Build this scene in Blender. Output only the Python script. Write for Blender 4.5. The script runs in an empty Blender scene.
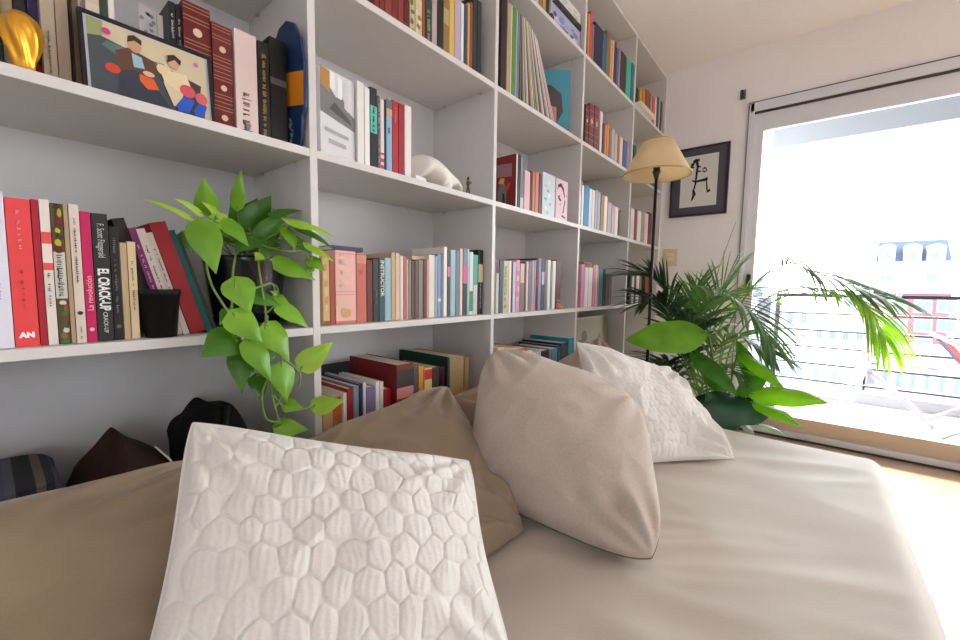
import bpy, bmesh, math, random
import numpy as np
from mathutils import Vector, Matrix, noise
random.seed(7)
SC = bpy.context.scene
COL = SC.collection

# ------------------------------------------------------------------ camera
F_PX, YAW, PIT, ROL = 407.13, .6845, .0836, .0146
CAM = Vector((.9, 0, 1.1))
FW = Vector((-math.sin(YAW)*math.cos(PIT), math.cos(YAW)*math.cos(PIT), -math.sin(PIT)))
R0 = Vector((math.cos(YAW), math.sin(YAW), 0)); U0 = R0.cross(FW)
RT = R0*math.cos(ROL)+U0*math.sin(ROL); UP = -R0*math.sin(ROL)+U0*math.cos(ROL)
cd = bpy.data.cameras.new('camera'); cam = bpy.data.objects.new('camera', cd); COL.objects.link(cam)
cam.matrix_world = Matrix(((RT.x, UP.x, -FW.x, CAM.x), (RT.y, UP.y, -FW.y, CAM.y), (RT.z, UP.z, -FW.z, CAM.z), (0, 0, 0, 1)))
cd.sensor_width = 36; cd.lens = F_PX/960*36; cd.clip_start = .02; cd.clip_end = 600
SC.camera = cam

def at(px, py, ax, val):
    """world point that a measured image point has on the plane axis = val"""
    d = FW + RT*((px-480)/F_PX) - UP*((py-320)/F_PX)
    return CAM + d*((val-CAM[ax])/d[ax])
def atd(px, py, t):
    return CAM + (FW + RT*((px-480)/F_PX) - UP*((py-320)/F_PX))*t
def pix(P):
    v = Vector(P)-CAM; w = v.dot(FW)
    return 480+F_PX*v.dot(RT)/w, 320-F_PX*v.dot(UP)/w

# ------------------------------------------------------------------ materials
def lin(c):
    out = []
    for v in c[:3]:
        v = v/255.0
        out.append(v/12.92 if v <= .04045 else ((v+.055)/1.055)**2.4)
    return (*out, 1)
MATS = {}
def mat(c, rough=.6, spec=.4, metal=0, sheen=0, coat=0, trans=0, name=None):
    key = (tuple(c), rough, spec, metal, sheen, coat, trans)
    if key in MATS: return MATS[key]
    m = bpy.data.materials.new(name or 'surface'); m.use_nodes = True
    nt = m.node_tree; b = nt.nodes['Principled BSDF']
    b.inputs['Roughness'].default_value = rough
    b.inputs['Specular IOR Level'].default_value = spec
    b.inputs['Metallic'].default_value = metal
    b.inputs['Sheen Weight'].default_value = sheen
    b.inputs['Coat Weight'].default_value = coat
    # a faint procedural variation of the colour
    tc = nt.nodes.new('ShaderNodeTexCoord'); nz = nt.nodes.new('ShaderNodeTexNoise'); nz.inputs['Scale'].default_value = 35
    mx = nt.nodes.new('ShaderNodeMix'); mx.data_type = 'RGBA'
    l = lin(c); mx.inputs[6].default_value = tuple(v*.97 for v in l[:3])+(1,); mx.inputs[7].default_value = tuple(min(1, v*1.02) for v in l[:3])+(1,)
    nt.links.new(tc.outputs['Object'], nz.inputs['Vector']); nt.links.new(nz.outputs['Fac'], mx.inputs[0]); nt.links.new(mx.outputs[2], b.inputs['Base Color'])
    if trans:
        tr = nt.nodes.new('ShaderNodeBsdfTranslucent'); ms = nt.nodes.new('ShaderNodeMixShader'); ms.inputs[0].default_value = trans
        nt.links.new(mx.outputs[2], tr.inputs['Color'])
        nt.links.new(b.outputs[0], ms.inputs[1]); nt.links.new(tr.outputs[0], ms.inputs[2])
        nt.links.new(ms.outputs[0], nt.nodes['Material Output'].inputs['Surface'])
    MATS[key] = m
    return m

def fabric(name, c, scale=900, bump=.25, rough=.9, sheen=.3, c2=None, wave=None, spec=.2):
    m = bpy.data.materials.new(name); m.use_nodes = True
    nt = m.node_tree; N = nt.nodes; L = nt.links; b = N['Principled BSDF']
    b.inputs['Roughness'].default_value = rough; b.inputs['Specular IOR Level'].default_value = spec
    b.inputs['Sheen Weight'].default_value = sheen; b.inputs['Sheen Roughness'].default_value = .5
    tc = N.new('ShaderNodeTexCoord')
    n1 = N.new('ShaderNodeTexNoise'); n1.inputs['Scale'].default_value = scale*.25; n1.inputs['Detail'].default_value = 4
    n2 = N.new('ShaderNodeTexNoise'); n2.inputs['Scale'].default_value = 6; n2.inputs['Detail'].default_value = 3
    L.new(tc.outputs['UV'], n1.inputs['Vector']); L.new(tc.outputs['UV'], n2.inputs['Vector'])
    mx = N.new('ShaderNodeMix'); mx.data_type = 'RGBA'; l = lin(c); l2 = lin(c2) if c2 else tuple(v*.82 for v in l[:3])+(1,)
    mx.inputs[6].default_value = l2; mx.inputs[7].default_value = l
    ad = N.new('ShaderNodeMath'); ad.operation = 'MULTIPLY_ADD'; ad.inputs[1].default_value = .5; L.new(n1.outputs['Fac'], ad.inputs[0])
    mu = N.new('ShaderNodeMath'); mu.operation = 'MULTIPLY'; mu.inputs[1].default_value = .6; L.new(n2.outputs['Fac'], mu.inputs[0]); L.new(mu.outputs[0], ad.inputs[2])
    cl = N.new('ShaderNodeMapRange'); cl.inputs[1].default_value = .3; cl.inputs[2].default_value = .75; L.new(ad.outputs[0], cl.inputs[0])
    L.new(cl.outputs[0], mx.inputs[0]); L.new(mx.outputs[2], b.inputs['Base Color'])
    bp = N.new('ShaderNodeBump'); bp.inputs['Strength'].default_value = bump; bp.inputs['Distance'].default_value = .002
    if wave:
        wv = N.new('ShaderNodeTexWave'); wv.inputs['Scale'].default_value = wave; wv.inputs['Distortion'].default_value = 1.5; wv.inputs['Detail'].default_value = 2
        L.new(tc.outputs['UV'], wv.inputs['Vector']); L.new(wv.outputs['Fac'], bp.inputs['Height'])
    else:
        L.new(n1.outputs['Fac'], bp.inputs['Height'])
    L.new(bp.outputs[0], b.inputs['Normal'])
    return m

def leafmat(name, c1, c2, rough=.38, trans=.35):
    m = bpy.data.materials.new(name); m.use_nodes = True
    nt = m.node_tree; N = nt.nodes; L = nt.links; b = N['Principled BSDF']
    b.inputs['Roughness'].default_value = rough
    tc = N.new('ShaderNodeTexCoord'); nz = N.new('ShaderNodeTexNoise'); nz.inputs['Scale'].default_value = 9
    mx = N.new('ShaderNodeMix'); mx.data_type = 'RGBA'; mx.inputs[6].default_value = lin(c1); mx.inputs[7].default_value = lin(c2)
    mr = N.new('ShaderNodeMapRange'); mr.inputs[1].default_value = .35; mr.inputs[2].default_value = .65
    L.new(tc.outputs['Object'], nz.inputs['Vector']); L.new(nz.outputs['Fac'], mr.inputs[0]); L.new(mr.outputs[0], mx.inputs[0])
    L.new(mx.outputs[2], b.inputs['Base Color'])
    tr = N.new('ShaderNodeBsdfTranslucent'); ms = N.new('ShaderNodeMixShader'); ms.inputs[0].default_value = trans
    hs = N.new('ShaderNodeHueSaturation'); hs.inputs['Value'].default_value = 1.3; hs.inputs['Saturation'].default_value = 1.1
    L.new(mx.outputs[2], hs.inputs['Color']); L.new(hs.outputs[0], tr.inputs['Color'])
    L.new(b.outputs[0], ms.inputs[1]); L.new(tr.outputs[0], ms.inputs[2]); L.new(ms.outputs[0], N['Material Output'].inputs['Surface'])
    return m

# ------------------------------------------------------------------ objects
def link(name, me, parent=None, smooth=False):
    o = bpy.data.objects.new(name, me); COL.objects.link(o)
    if parent: o.parent = parent
    if smooth and me:
        me.polygons.foreach_set('use_smooth', [True]*len(me.polygons))
    return o
def tag(o, label, cat, group=None):
    o['label'] = label; o['category'] = cat
    if group: o['group'] = group
    return o
def thing(name, label, cat, loc=(0, 0, 0), rot=(0, 0, 0), group=None):
    o = bpy.data.objects.new(name, None); COL.objects.link(o); o.empty_display_size = .05
    o.location = loc; o.rotation_euler = rot
    return tag(o, label, cat, group)
def struct(o):
    o['kind'] = 'structure'; return o

class MB:
    """collects shapes, links them as one mesh object"""
    def __init__(s): s.v = []; s.f = []; s.mi = []; s.mats = []
    def slot(s, m):
        if m not in s.mats: s.mats.append(m)
        return s.mats.index(m)
    def add(s, vs, fs, m=None):
        k = len(s.v); s.v += [tuple(p) for p in vs]; s.f += [tuple(i+k for i in q) for q in fs]
        s.mi += [s.slot(m) if m is not None else 0]*len(fs); return s
    def box(s, a, b, m=None, M=None):
        x0, x1 = sorted((a[0], b[0])); y0, y1 = sorted((a[1], b[1])); z0, z1 = sorted((a[2], b[2]))
        vs = [(x0, y0, z0), (x1, y0, z0), (x1, y1, z0), (x0, y1, z0), (x0, y0, z1), (x1, y0, z1), (x1, y1, z1), (x0, y1, z1)]
        if M: vs = [M @ Vector(p) for p in vs]
        return s.add(vs, [(3, 2, 1, 0), (4, 5, 6, 7), (0, 1, 5, 4), (1, 2, 6, 5), (2, 3, 7, 6), (3, 0, 4, 7)], m)
    def tube(s, pts, r, n=8, m=None, cap=True):
        pts = [Vector(p) for p in pts]; rs = r if isinstance(r, (list, tuple)) else [r]*len(pts)
        vs = []; prev = None
        for i, p in enumerate(pts):
            t = (pts[min(i+1, len(pts)-1)]-pts[max(i-1, 0)]).normalized()
            a = prev if prev else (Vector((0, 0, 1)) if abs(t.z) < .9 else Vector((1, 0, 0)))
            a = (a - t*a.dot(t)).normalized(); prev = a; b = t.cross(a)
            vs += [p + (a*math.cos(2*math.pi*k/n)+b*math.sin(2*math.pi*k/n))*rs[i] for k in range(n)]
        fs = [(i*n+k, i*n+(k+1) % n, (i+1)*n+(k+1) % n, (i+1)*n+k) for i in range(len(pts)-1) for k in range(n)]
        if cap: fs += [tuple(range(n))[::-1], tuple((len(pts)-1)*n+k for k in range(n))]
        return s.add(vs, fs, m)
    def lathe(s, prof, c=(0, 0, 0), n=32, m=None, close=False):
        vs = [(c[0]+r*math.cos(2*math.pi*k/n), c[1]+r*math.sin(2*math.pi*k/n), c[2]+z) for r, z in prof for k in range(n)]
        q = len(prof); rng = range(q) if close else range(q-1)
        fs = [(i*n+k, i*n+(k+1) % n, ((i+1) % q)*n+(k+1) % n, ((i+1) % q)*n+k) for i in rng for k in range(n)]
        return s.add(vs, fs, m)
    def prism(s, poly, o, u, v, h, m=None):
        """flat outline (2-D points) laid out at o with axes u, v, given thickness h along u x v"""
        o, u, v = Vector(o), Vector(u), Vector(v); n = u.cross(v).normalized()*h; k = len(poly)
        a = [o+u*p[0]+v*p[1] for p in poly]; b = [p+n for p in a]
        return s.add(a+b, [tuple(range(k))[::-1], tuple(range(k, 2*k))]+[(i, (i+1) % k, k+(i+1) % k, k+i) for i in range(k)], m)
    def build(s, name, m=None, parent=None, smooth=False, bevel=0, solid=0):
        me = bpy.data.meshes.new(name); me.from_pydata(s.v, [], s.f); me.update()
        if s.mats:
            for q in s.mats: me.materials.append(q)
            me.polygons.foreach_set('material_index', s.mi)
        elif m: me.materials.append(m)
        o = link(name, me, parent, smooth)
        if bevel:
            b = o.modifiers.new('b', 'BEVEL'); b.width = bevel; b.segments = 2; b.limit_method = 'ANGLE'
        return o

def npmesh(name, V, faces, m, parent=None, uv=None, smooth=True):
    me = bpy.data.meshes.new(name); me.from_pydata(V.tolist(), [], faces); me.update(); me.materials.append(m)
    if uv is not None:
        l = me.uv_layers.new(name='uv'); idx = np.empty(len(me.loops), dtype=np.int32); me.loops.foreach_get('vertex_index', idx)
        l.data.foreach_set('uv', uv[idx].astype(np.float32).ravel())
    return link(name, me, parent, smooth)

# numpy noise
_rs = np.random.RandomState(3); _perm = np.concatenate([_rs.permutation(256)]*3); _grad = _rs.randn(256, 3)
def pnoise(x, y, z):
    xi, yi, zi = np.floor(x).astype(int), np.floor(y).astype(int), np.floor(z).astype(int)
    xf, yf, zf = x-xi, y-yi, z-zi
    f = lambda t: t*t*t*(t*(t*6-15)+10)
    u, v, w = f(xf), f(yf), f(zf); out = 0
    for dx in (0, 1):
        for dy in (0, 1):
            for dz in (0, 1):
                h = _perm[_perm[_perm[(xi+dx) & 255]+((yi+dy) & 255)]+((zi+dz) & 255)] & 255
                g = _grad[h]
                d = g[..., 0]*(xf-dx)+g[..., 1]*(yf-dy)+g[..., 2]*(zf-dz)
                out = out + d*(u if dx else 1-u)*(v if dy else 1-v)*(w if dz else 1-w)
    return out*.7
def ridged(x, y, z): return 1-np.abs(pnoise(x, y, z))*2

def text_mesh(name, s, size, m, parent, M, sx=1.0, bold=0):
    cu = bpy.data.curves.new(name, 'FONT'); cu.body = s; cu.size = size; cu.align_x = 'CENTER'; cu.align_y = 'CENTER'
    cu.extrude = .0002; cu.offset = bold; cu.resolution_u = 3
    tmp = bpy.data.objects.new('tmp', cu); COL.objects.link(tmp)
    bpy.context.view_layer.update()
    me = bpy.data.meshes.new_from_object(tmp.evaluated_get(bpy.context.evaluated_depsgraph_get()))
    bpy.data.objects.remove(tmp); bpy.data.curves.remove(cu)
    me.transform(M @ Matrix.Diagonal((sx, 1, 1, 1))); me.materials.clear(); me.materials.append(m); me.name = name
    return link(name, me, parent)
def picture(name, polys, o, u, v, parent, off=.0003):
    """a flat print: coloured outlines laid on one another, u and v span it"""
    mb = MB(); o, u, v = Vector(o), Vector(u), Vector(v); n = u.cross(v).normalized()
    for k, (c, poly) in enumerate(polys):
        mb.add([o+u*p[0]+v*p[1]+n*off*(k+1) for p in poly], [tuple(range(len(poly)))], mat(c, .5))
    return mb.build(name, None, parent)
def ell(cx, cy, rx, ry, n=14, a0=0):
    return [(cx+rx*math.cos(2*math.pi*k/n+a0), cy+ry*math.sin(2*math.pi*k/n+a0)) for k in range(n)]
# ------------------------------------------------------------------ the room
FZ, CZ, WY, BX = .17, 2.617, 3.17, -.318      # floor, ceiling, window wall, wall behind the bookcase
RX, RY = 4.6, -2.6
WHITE = mat((245, 243, 245), .75, .2, name='white_paint')
CEIL = mat((251, 249, 251), .8, .2, name='ceiling_paint')
def floor_mat():
    m = bpy.data.materials.new('oak_floor'); m.use_nodes = True
    N = m.node_tree.nodes; L = m.node_tree.links; b = N['Principled BSDF']
    tc = N.new('ShaderNodeTexCoord'); mp = N.new('ShaderNodeMapping'); mp.inputs['Rotation'].default_value = (0, 0, 0)
    br = N.new('ShaderNodeTexBrick'); br.inputs['Scale'].default_value = 1; br.inputs['Brick Width'].default_value = 1.1; br.inputs['Row Height'].default_value = .09
    br.inputs['Mortar Size'].default_value = .001; br.inputs['Color1'].default_value = lin((178, 146, 116)); br.inputs['Color2'].default_value = lin((160, 128, 98)); br.inputs['Mortar'].default_value = lin((90, 55, 30))
    nz = N.new('ShaderNodeTexNoise'); nz.inputs['Scale'].default_value = 3; nz.inputs['Detail'].default_value = 6
    m2 = N.new('ShaderNodeMapping'); m2.inputs['Scale'].default_value = (1, 14, 1)
    mx = N.new('ShaderNodeMix'); mx.data_type = 'RGBA'; mx.blend_type = 'MULTIPLY'; mx.inputs[0].default_value = .35
    L.new(tc.outputs['Object'], mp.inputs[0]); L.new(mp.outputs[0], br.inputs[0]); L.new(tc.outputs['Object'], m2.inputs[0]); L.new(m2.outputs[0], nz.inputs[0])
    L.new(br.outputs[0], mx.inputs[6]); L.new(nz.outputs['Color'], mx.inputs[7]); L.new(mx.outputs[2], b.inputs['Base Color'])
    b.inputs['Roughness'].default_value = .28; b.inputs['Coat Weight'].default_value = .7; b.inputs['Coat Roughness'].default_value = .16
    return m
FLOOR = floor_mat()
struct(MB().box((BX-.1, RY-.1, FZ-.1), (RX+.1, WY+.12, FZ)).build('floor', FLOOR))
struct(MB().box((BX-.1, RY-.1, CZ), (RX+.1, WY+.12, CZ+.12)).build('ceiling', CEIL))
struct(MB().box((BX-.1, RY-.1, FZ), (BX, WY+.12, CZ)).build('wall_left', WHITE))
struct(MB().box((BX, RY-.1, FZ), (RX, RY, CZ)).build('wall_back', WHITE))
WX0, WX1, WZ1 = .515, 3.9, 2.275
w = MB(); w.box((BX, WY, FZ), (WX0, WY+.12, CZ)); w.box((WX1, WY, FZ), (RX+.1, WY+.12, CZ)); w.box((WX0, WY, WZ1), (WX1, WY+.12, CZ))
struct(w.build('wall_front', WHITE))
SY0, SY1, SZ0, SZ1 = -2.3, -1.3, 1.0, 2.25  # opening for the added fill window
w = MB(); w.box((RX, RY, FZ), (RX+.1, SY0, CZ)); w.box((RX, SY1, FZ), (RX+.1, WY, CZ)); w.box((RX, SY0, FZ), (RX+.1, SY1, SZ0)); w.box((RX, SY0, SZ1), (RX+.1, SY1, CZ))
struct(w.build('wall_right', WHITE))

ALU = mat((222, 224, 232), .5, .5, .1, name='grey_aluminium')
ALUD = mat((70, 66, 66), .6, name='dark_gasket')
ALUW = mat((196, 178, 160), .4, .5, .2, name='reflection_tinted_aluminium')  # grey aluminium, the floor's warm reflection put into its colour
def glassmat():
    m = bpy.data.materials.new('window_glass'); m.use_nodes = True
    N = m.node_tree.nodes; L = m.node_tree.links; N.remove(N['Principled BSDF'])
    t = N.new('ShaderNodeBsdfTransparent'); t.inputs[0].default_value = (.97, .985, .98, 1); g = N.new('ShaderNodeBsdfGlossy'); g.inputs['Roughness'].default_value = .02
    fr = N.new('ShaderNodeFresnel'); fr.inputs[0].default_value = 1.25; x = N.new('ShaderNodeMixShader')
    L.new(fr.outputs[0], x.inputs[0]); L.new(t.outputs[0], x.inputs[1]); L.new(g.outputs[0], x.inputs[2]); L.new(x.outputs[0], N['Material Output'].inputs['Surface'])
    return m
GLASS = glassmat()
# sliding window of the balcony: fixed frame, two sashes, glass
win = struct(thing('window_1', 'tall sliding balcony window in grey aluminium frame', 'window', ((WX0+WX1)/2, WY, FZ)))
del win['category']; del win['label']
O = Vector(win.location)
def wpart(mb, name, m, bevel=.0015, parent=win):
    mb.v = [tuple(Vector(p)-O) for p in mb.v]; return mb.build(name, m, parent, bevel=bevel)
f = MB(); Y0 = WY-.012
f.box((WX0-.006, Y0, FZ), (WX0+.022, WY+.10, WZ1)); f.box((WX1-.03, Y0, FZ), (WX1, WY+.10, WZ1)); f.box((WX0, Y0, WZ1-.05), (WX1, WY+.10, WZ1+.004)); f.box((WX0, Y0, FZ+.012), (WX1, WY+.10, FZ+.045))
wpart(f, 'window_frame', ALU)
g = MB(); g.box((WX0+.022, WY+.004, WZ1-.062), (WX1-.03, WY+.05, WZ1-.05)); g.box((WX0, Y0-.002, FZ), (WX1, WY, FZ+.012)); g.box((WX0-.009, Y0-.002, FZ), (WX0-.006, Y0+.01, WZ1)); g.box((WX0-.009, Y0-.002, WZ1+.004), (WX1, Y0+.01, WZ1+.008))
wpart(g, 'window_gasket', ALUD, 0)
for a, b, yy, nm in ((WX0+.022, 2.25, WY+.012, 'window_sash'), (2.2, WX1-.03, WY+.052, 'window_sash')):
    s = MB(); t = .036
    s.box((a, yy, FZ+.045), (a+.052, yy+t, WZ1-.062)); s.box((b-.052, yy, FZ+.045), (b, yy+t, WZ1-.062)); s.box((a+.052, yy, WZ1-.17), (b-.052, yy+t, WZ1-.062))
    so = wpart(s, nm, ALU)
    s = MB(); s.box((a+.052, yy, FZ+.045), (b-.052, yy+t, FZ+.138)); wpart(s, 'window_rail', ALUW, parent=so)
    s = MB(); s.box((a+.052, yy+.014, FZ+.138), (b-.052, yy+.020, WZ1-.17)); wpart(s, 'window_glass', GLASS, 0, parent=so)
h = MB(); h.box((WX0+.040, WY-.022, 1.06), (WX0+.064, WY+.012, 1.20)); wpart(h, 'window_handle', mat((28, 30, 34), .4), .004)
# added, unseen window for fill light, in the right wall behind the camera
w2 = struct(bpy.data.objects.new('added_fill_window', None)); COL.objects.link(w2); w2.location = (RX, (SY0+SY1)/2, SZ0)
O = Vector(w2.location); f = MB(); t = .05
f.box((RX, SY0, SZ0), (RX+.08, SY0+t, SZ1)); f.box((RX, SY1-t, SZ0), (RX+.08, SY1, SZ1)); f.box((RX, SY0, SZ0), (RX+.08, SY1, SZ0+t)); f.box((RX, SY0, SZ1-t), (RX+.08, SY1, SZ1))
wpart(f, 'window_frame', ALU, parent=w2)
f = MB(); f.box((RX+.03, SY0+t, SZ0+t), (RX+.036, SY1-t, SZ1-t)); wpart(f, 'window_glass', GLASS, 0, parent=w2)
# baseboard on the window wall
struct(MB().box((BX, WY-.012, FZ), (WX0-.012, WY, FZ+.07)).build('baseboard_front', WHITE, bevel=.002))

# small wall fittings
p = thing('light_switch', 'cream two-module switch plate on the white wall below the framed brush drawing', 'light switch', (.082, WY, 1.325))
MB().box((-.047, -.008, -.062), (.047, 0, .062)).build('plate', mat((226, 214, 176), .4), p, bevel=.003)
for z in (-.027, .006): MB().box((-.022, -.012, z), (.022, -.007, z+.024)).build('rocker', mat((236, 228, 200), .35), p, bevel=.002)
p = thing('wall_hook', 'small grey metal hook on the white wall above the balcony window corner', 'hook', (.467, WY, 2.347))
MB().box((-.016, -.006, -.03), (.016, 0, .03)).build('back_plate', mat((120, 118, 116), .4, .5, .6), p, bevel=.002)
MB().tube([(0, -.005, .012), (0, -.03, .008), (0, -.042, -.012), (0, -.034, -.03), (-.003, -.03, .02)], .006).build('hook_arm', mat((96, 94, 92), .4, .5, .7), p, True)

# framed brush drawing
fx0, fx1, fz0, fz1 = .062, .418, 1.605, 2.068
p = thing('framed_drawing', 'black brush drawing on white paper in a dark grey and plum frame', 'framed picture', ((fx0+fx1)/2, WY, fz0))
W, H = fx1-fx0, fz1-fz0
f = MB(); t = .014
f.box((-W/2, -.022, 0), (-W/2+t, 0, H)); f.box((W/2-t, -.022, 0), (W/2, 0, H)); f.box((-W/2+t, -.022, 0), (W/2-t, 0, t)); f.box((-W/2+t, -.022, H-t), (W/2-t, 0, H))
f.build('frame', mat((66, 44, 52), .4), p, bevel=.002)
MB().box((-W/2+t, -.012, t), (W/2-t, -.003, H-t)).build('mount', mat((82, 82, 94), .7), p)
PW, PH = W*.64, H*.74
MB().box((-PW/2, -.0135, H*.135), (PW/2, -.012, H*.135+PH)).build('paper', mat((222, 220, 216), .8), p)
ink = MB()
def stroke(pts, w0, w1):
    n = len(pts); L = []
    for i, q in enumerate(pts):
        a = Vector(pts[max(i-1, 0)]); b = Vector(pts[min(i+1, n-1)]); d = (b-a).normalized(); nn = Vector((-d.y, d.x)); ww = (w0+(w1-w0)*i/(n-1))*.72
        L.append((Vector(q)+nn*ww, Vector(q)-nn*ww))
    vs = []; fs = []
    for a, b in L:
        vs += [(a.x*PW-PW/2, -.0142, H*.135+a.y*PH), (b.x*PW-PW/2, -.0142, H*.135+b.y*PH)]
    for i in range(n-1): fs.append((2*i, 2*i+1, 2*i+3, 2*i+2))
    ink.add(vs, fs)
stroke([(.22, .74), (.3, .8), (.38, .9), (.42, .92)], .02, .05)
stroke([(.32, .9), (.4, .91), (.5, .91)], .02, .035)
stroke([(.3, .86), (.28, .8), (.36, .77)], .03, .02)
stroke([(.42, .9), (.46, .78), (.44, .68), (.43, .58), (.42, .45), (.37, .3), (.36, .2), (.33, .12)], .05, .02)
stroke([(.44, .77), (.52, .78), (.54, .76)], .02, .015)
stroke([(.44, .68), (.5, .69), (.56, .68)], .02, .015)
stroke([(.62, .74), (.68, .73), (.7, .69), (.66, .66), (.6, .68), (.6, .72), (.64, .74)], .022, .016)
stroke([(.32, .52), (.42, .49), (.55, .5), (.68, .51), (.74, .53)], .02, .045)
stroke([(.7, .55), (.72, .42), (.74, .32), (.75, .27), (.82, .3)], .02, .04)
stroke([(.36, .34), (.42, .24), (.38, .2), (.35, .14)], .04, .03)
ink.build('brush_drawing', mat((30, 29, 31), .7), p)

# ------------------------------------------------------------------ bookcase
UY = [.496-.6778+.0, .496, 1.1738, 1.8516, 2.5294, 3.1630]
SZ = [.190, .588, .9883, 1.3946, 1.7906, 2.1877, 2.5873]
TH = .018
LAM = mat((216, 213, 211), .42, .4, name='white_laminate')
bc = thing('bookcase', 'tall white floor to ceiling bookcase of open compartments along the wall', 'bookcase', (0, 1.16, FZ))
O = Vector(bc.location)
def bpart(mb, name, bevel=.0012):
    mb.v = [tuple(Vector(q)-O) for q in mb.v]; return mb.build(name, LAM, bc, bevel=bevel)
UY[0] = -.182; UY = [-.86]+UY
for y in UY: bpart(MB().box((-.30, y-TH/2, FZ), (0, y+TH/2, SZ[-1]+TH/2)), 'upright')
for a, b in zip(UY[:-1], UY[1:]):
    for z in SZ: bpart(MB().box((-.30, a+TH/2, z-TH/2), (-.0006, b-TH/2, z+TH/2)), 'shelf')
q = MB().box((-.312, UY[0]-TH/2, FZ), (-.30, UY[-1]+TH/2, SZ[-1]+TH/2)); q.v = [tuple(Vector(c)-O) for c in q.v]; q.build('back_panel', mat((212, 212, 216), .5, .3), bc)
fit = MB()
for y in UY[1:-1]:
    for z in SZ[2:]:
        for s in (-1, 1):
            for x in (-.06, -.24): fit.box((x-.004, y+s*TH/2, z-TH/2-.006), (x+.004, y+s*(TH/2+.006), z-TH/2))
fit.v = [tuple(Vector(q)-O) for q in fit.v]; fit.build('shelf_pin', mat((190, 186, 182), .4, .5, .3), bc)
# ------------------------------------------------------------------ books
ROWS = {}
PAGE = mat((226, 216, 196), .85, .1, name='page_edges')
TOP = TH/2
def scribble(par, t, h, c, z0=.15, z1=.8, w=.34, seed=0):
    """unreadable spine lettering: a run of small strokes"""
    r = random.Random(seed); mb = MB(); z = h*z1
    while z > h*z0:
        g = r.uniform(.0016, .0034)
        if r.random() < .16: z -= .005; continue
        a = t*w*r.uniform(.55, 1); 
        mb.box((.0002, -a/2, z-g*.55), (.0018, a/2*r.uniform(.3, 1), z))
        if r.random() < .5: mb.box((.0002, -a/2, z-g*1.4), (.0018, -a/2+a*.25, z))
        z -= g*1.25
    return mb.build('spine_lettering', mat(c, .6), par)
def bookmesh(root, t, h, d, col, rough=.5, pages=True, off=0, endcol=None):
    e = .0016; c = MB()
    c.box((-.0022, -t/2, 0), (0, t/2, h)); c.box((-d, -t/2, 0), (-.0022, -t/2+e, h)); c.box((-d, t/2-e, 0), (-.0022, t/2, h))
    cv = c.build('cover', mat(col, rough), root, bevel=.0005)
    if t > 2*e+.0006: MB().box((-d+.003, -t/2+e, .002), (-.0022, t/2-e, h-.002)).build('pages', PAGE, root)
    return cv
def deco(root, t, h, items, seed):
    for lay, it in enumerate(items):
        k = it[0]; lx = .00025*lay
        if k == 'band':
            MB().box((.0001, -t/2, h*it[1]), (.0005+lx, t/2, h*it[2])).build('spine_band', mat(it[3], .5), root)
        elif k == 'spot':
            mb = MB(); mb.prism(ell(0, h*it[1], t*it[2]*.5, t*it[2]*.5), (.0002, 0, 0), (0, 1, 0), (0, 0, 1), .0007+lx); mb.build('spine_emblem', mat(it[3], .5), root)
        elif k == 'lines':
            mb = MB()
            for z in it[1]: mb.box((.0001, -t/2, h*z), (.0006+lx, t/2, h*z+.0014))
            mb.build('spine_print', mat(it[2], .4), root)
        elif k == 'scrib':
            scribble(root, t, h, it[1], *(it[2] if len(it) > 2 else ()), seed=seed)
        elif k == 'text':      # text, z centre fraction, size, colour, +1 reads downwards / -1 upwards
            _, s, zf, size, c, dr = it[:6]
            X = Vector((0, 0, -dr)) if dr else Vector((0, 1, 0)); Yv = Vector((0, dr, 0)) if dr else Vector((0, 0, 1)); Z = Vector((1, 0, 0))
            M = Matrix(((X.x, Yv.x, Z.x, .0022), (X.y, Yv.y, Z.y, 0), (X.z, Yv.z, Z.z, h*zf), (0, 0, 0, 1)))
            text_mesh('spine_title', s, size, mat(c, .6), root, M, it[6] if len(it) > 6 else 1, it[7] if len(it) > 7 else 0)
        elif k == 'blot':      # irregular printed patches
            r = random.Random(seed); mb = MB()
            for q in range(it[3]):
                zc = h*(it[1]+(it[2]-it[1])*(q+.5)/it[3]); c = it[4][q % len(it[4])]
                a = r.uniform(.35, .9)*t/2; yc = r.uniform(-1, 1)*(t/2-a); hh = (it[2]-it[1])*h/it[3]*r.uniform(.5, .9)
                n = 9; poly = [(max(-t/2, min(t/2, yc+a*math.cos(2*math.pi*i/n)*r.uniform(.8, 1.1))), zc+hh*math.sin(2*math.pi*i/n)*r.uniform(.6, 1.1)) for i in range(n)]
                mb.prism(poly, (.0001, 0, 0), (0, 1, 0), (0, 0, 1), .0004+lx+.00003*q, mat(c, .5))
            mb.build('spine_print', None, root)
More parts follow.
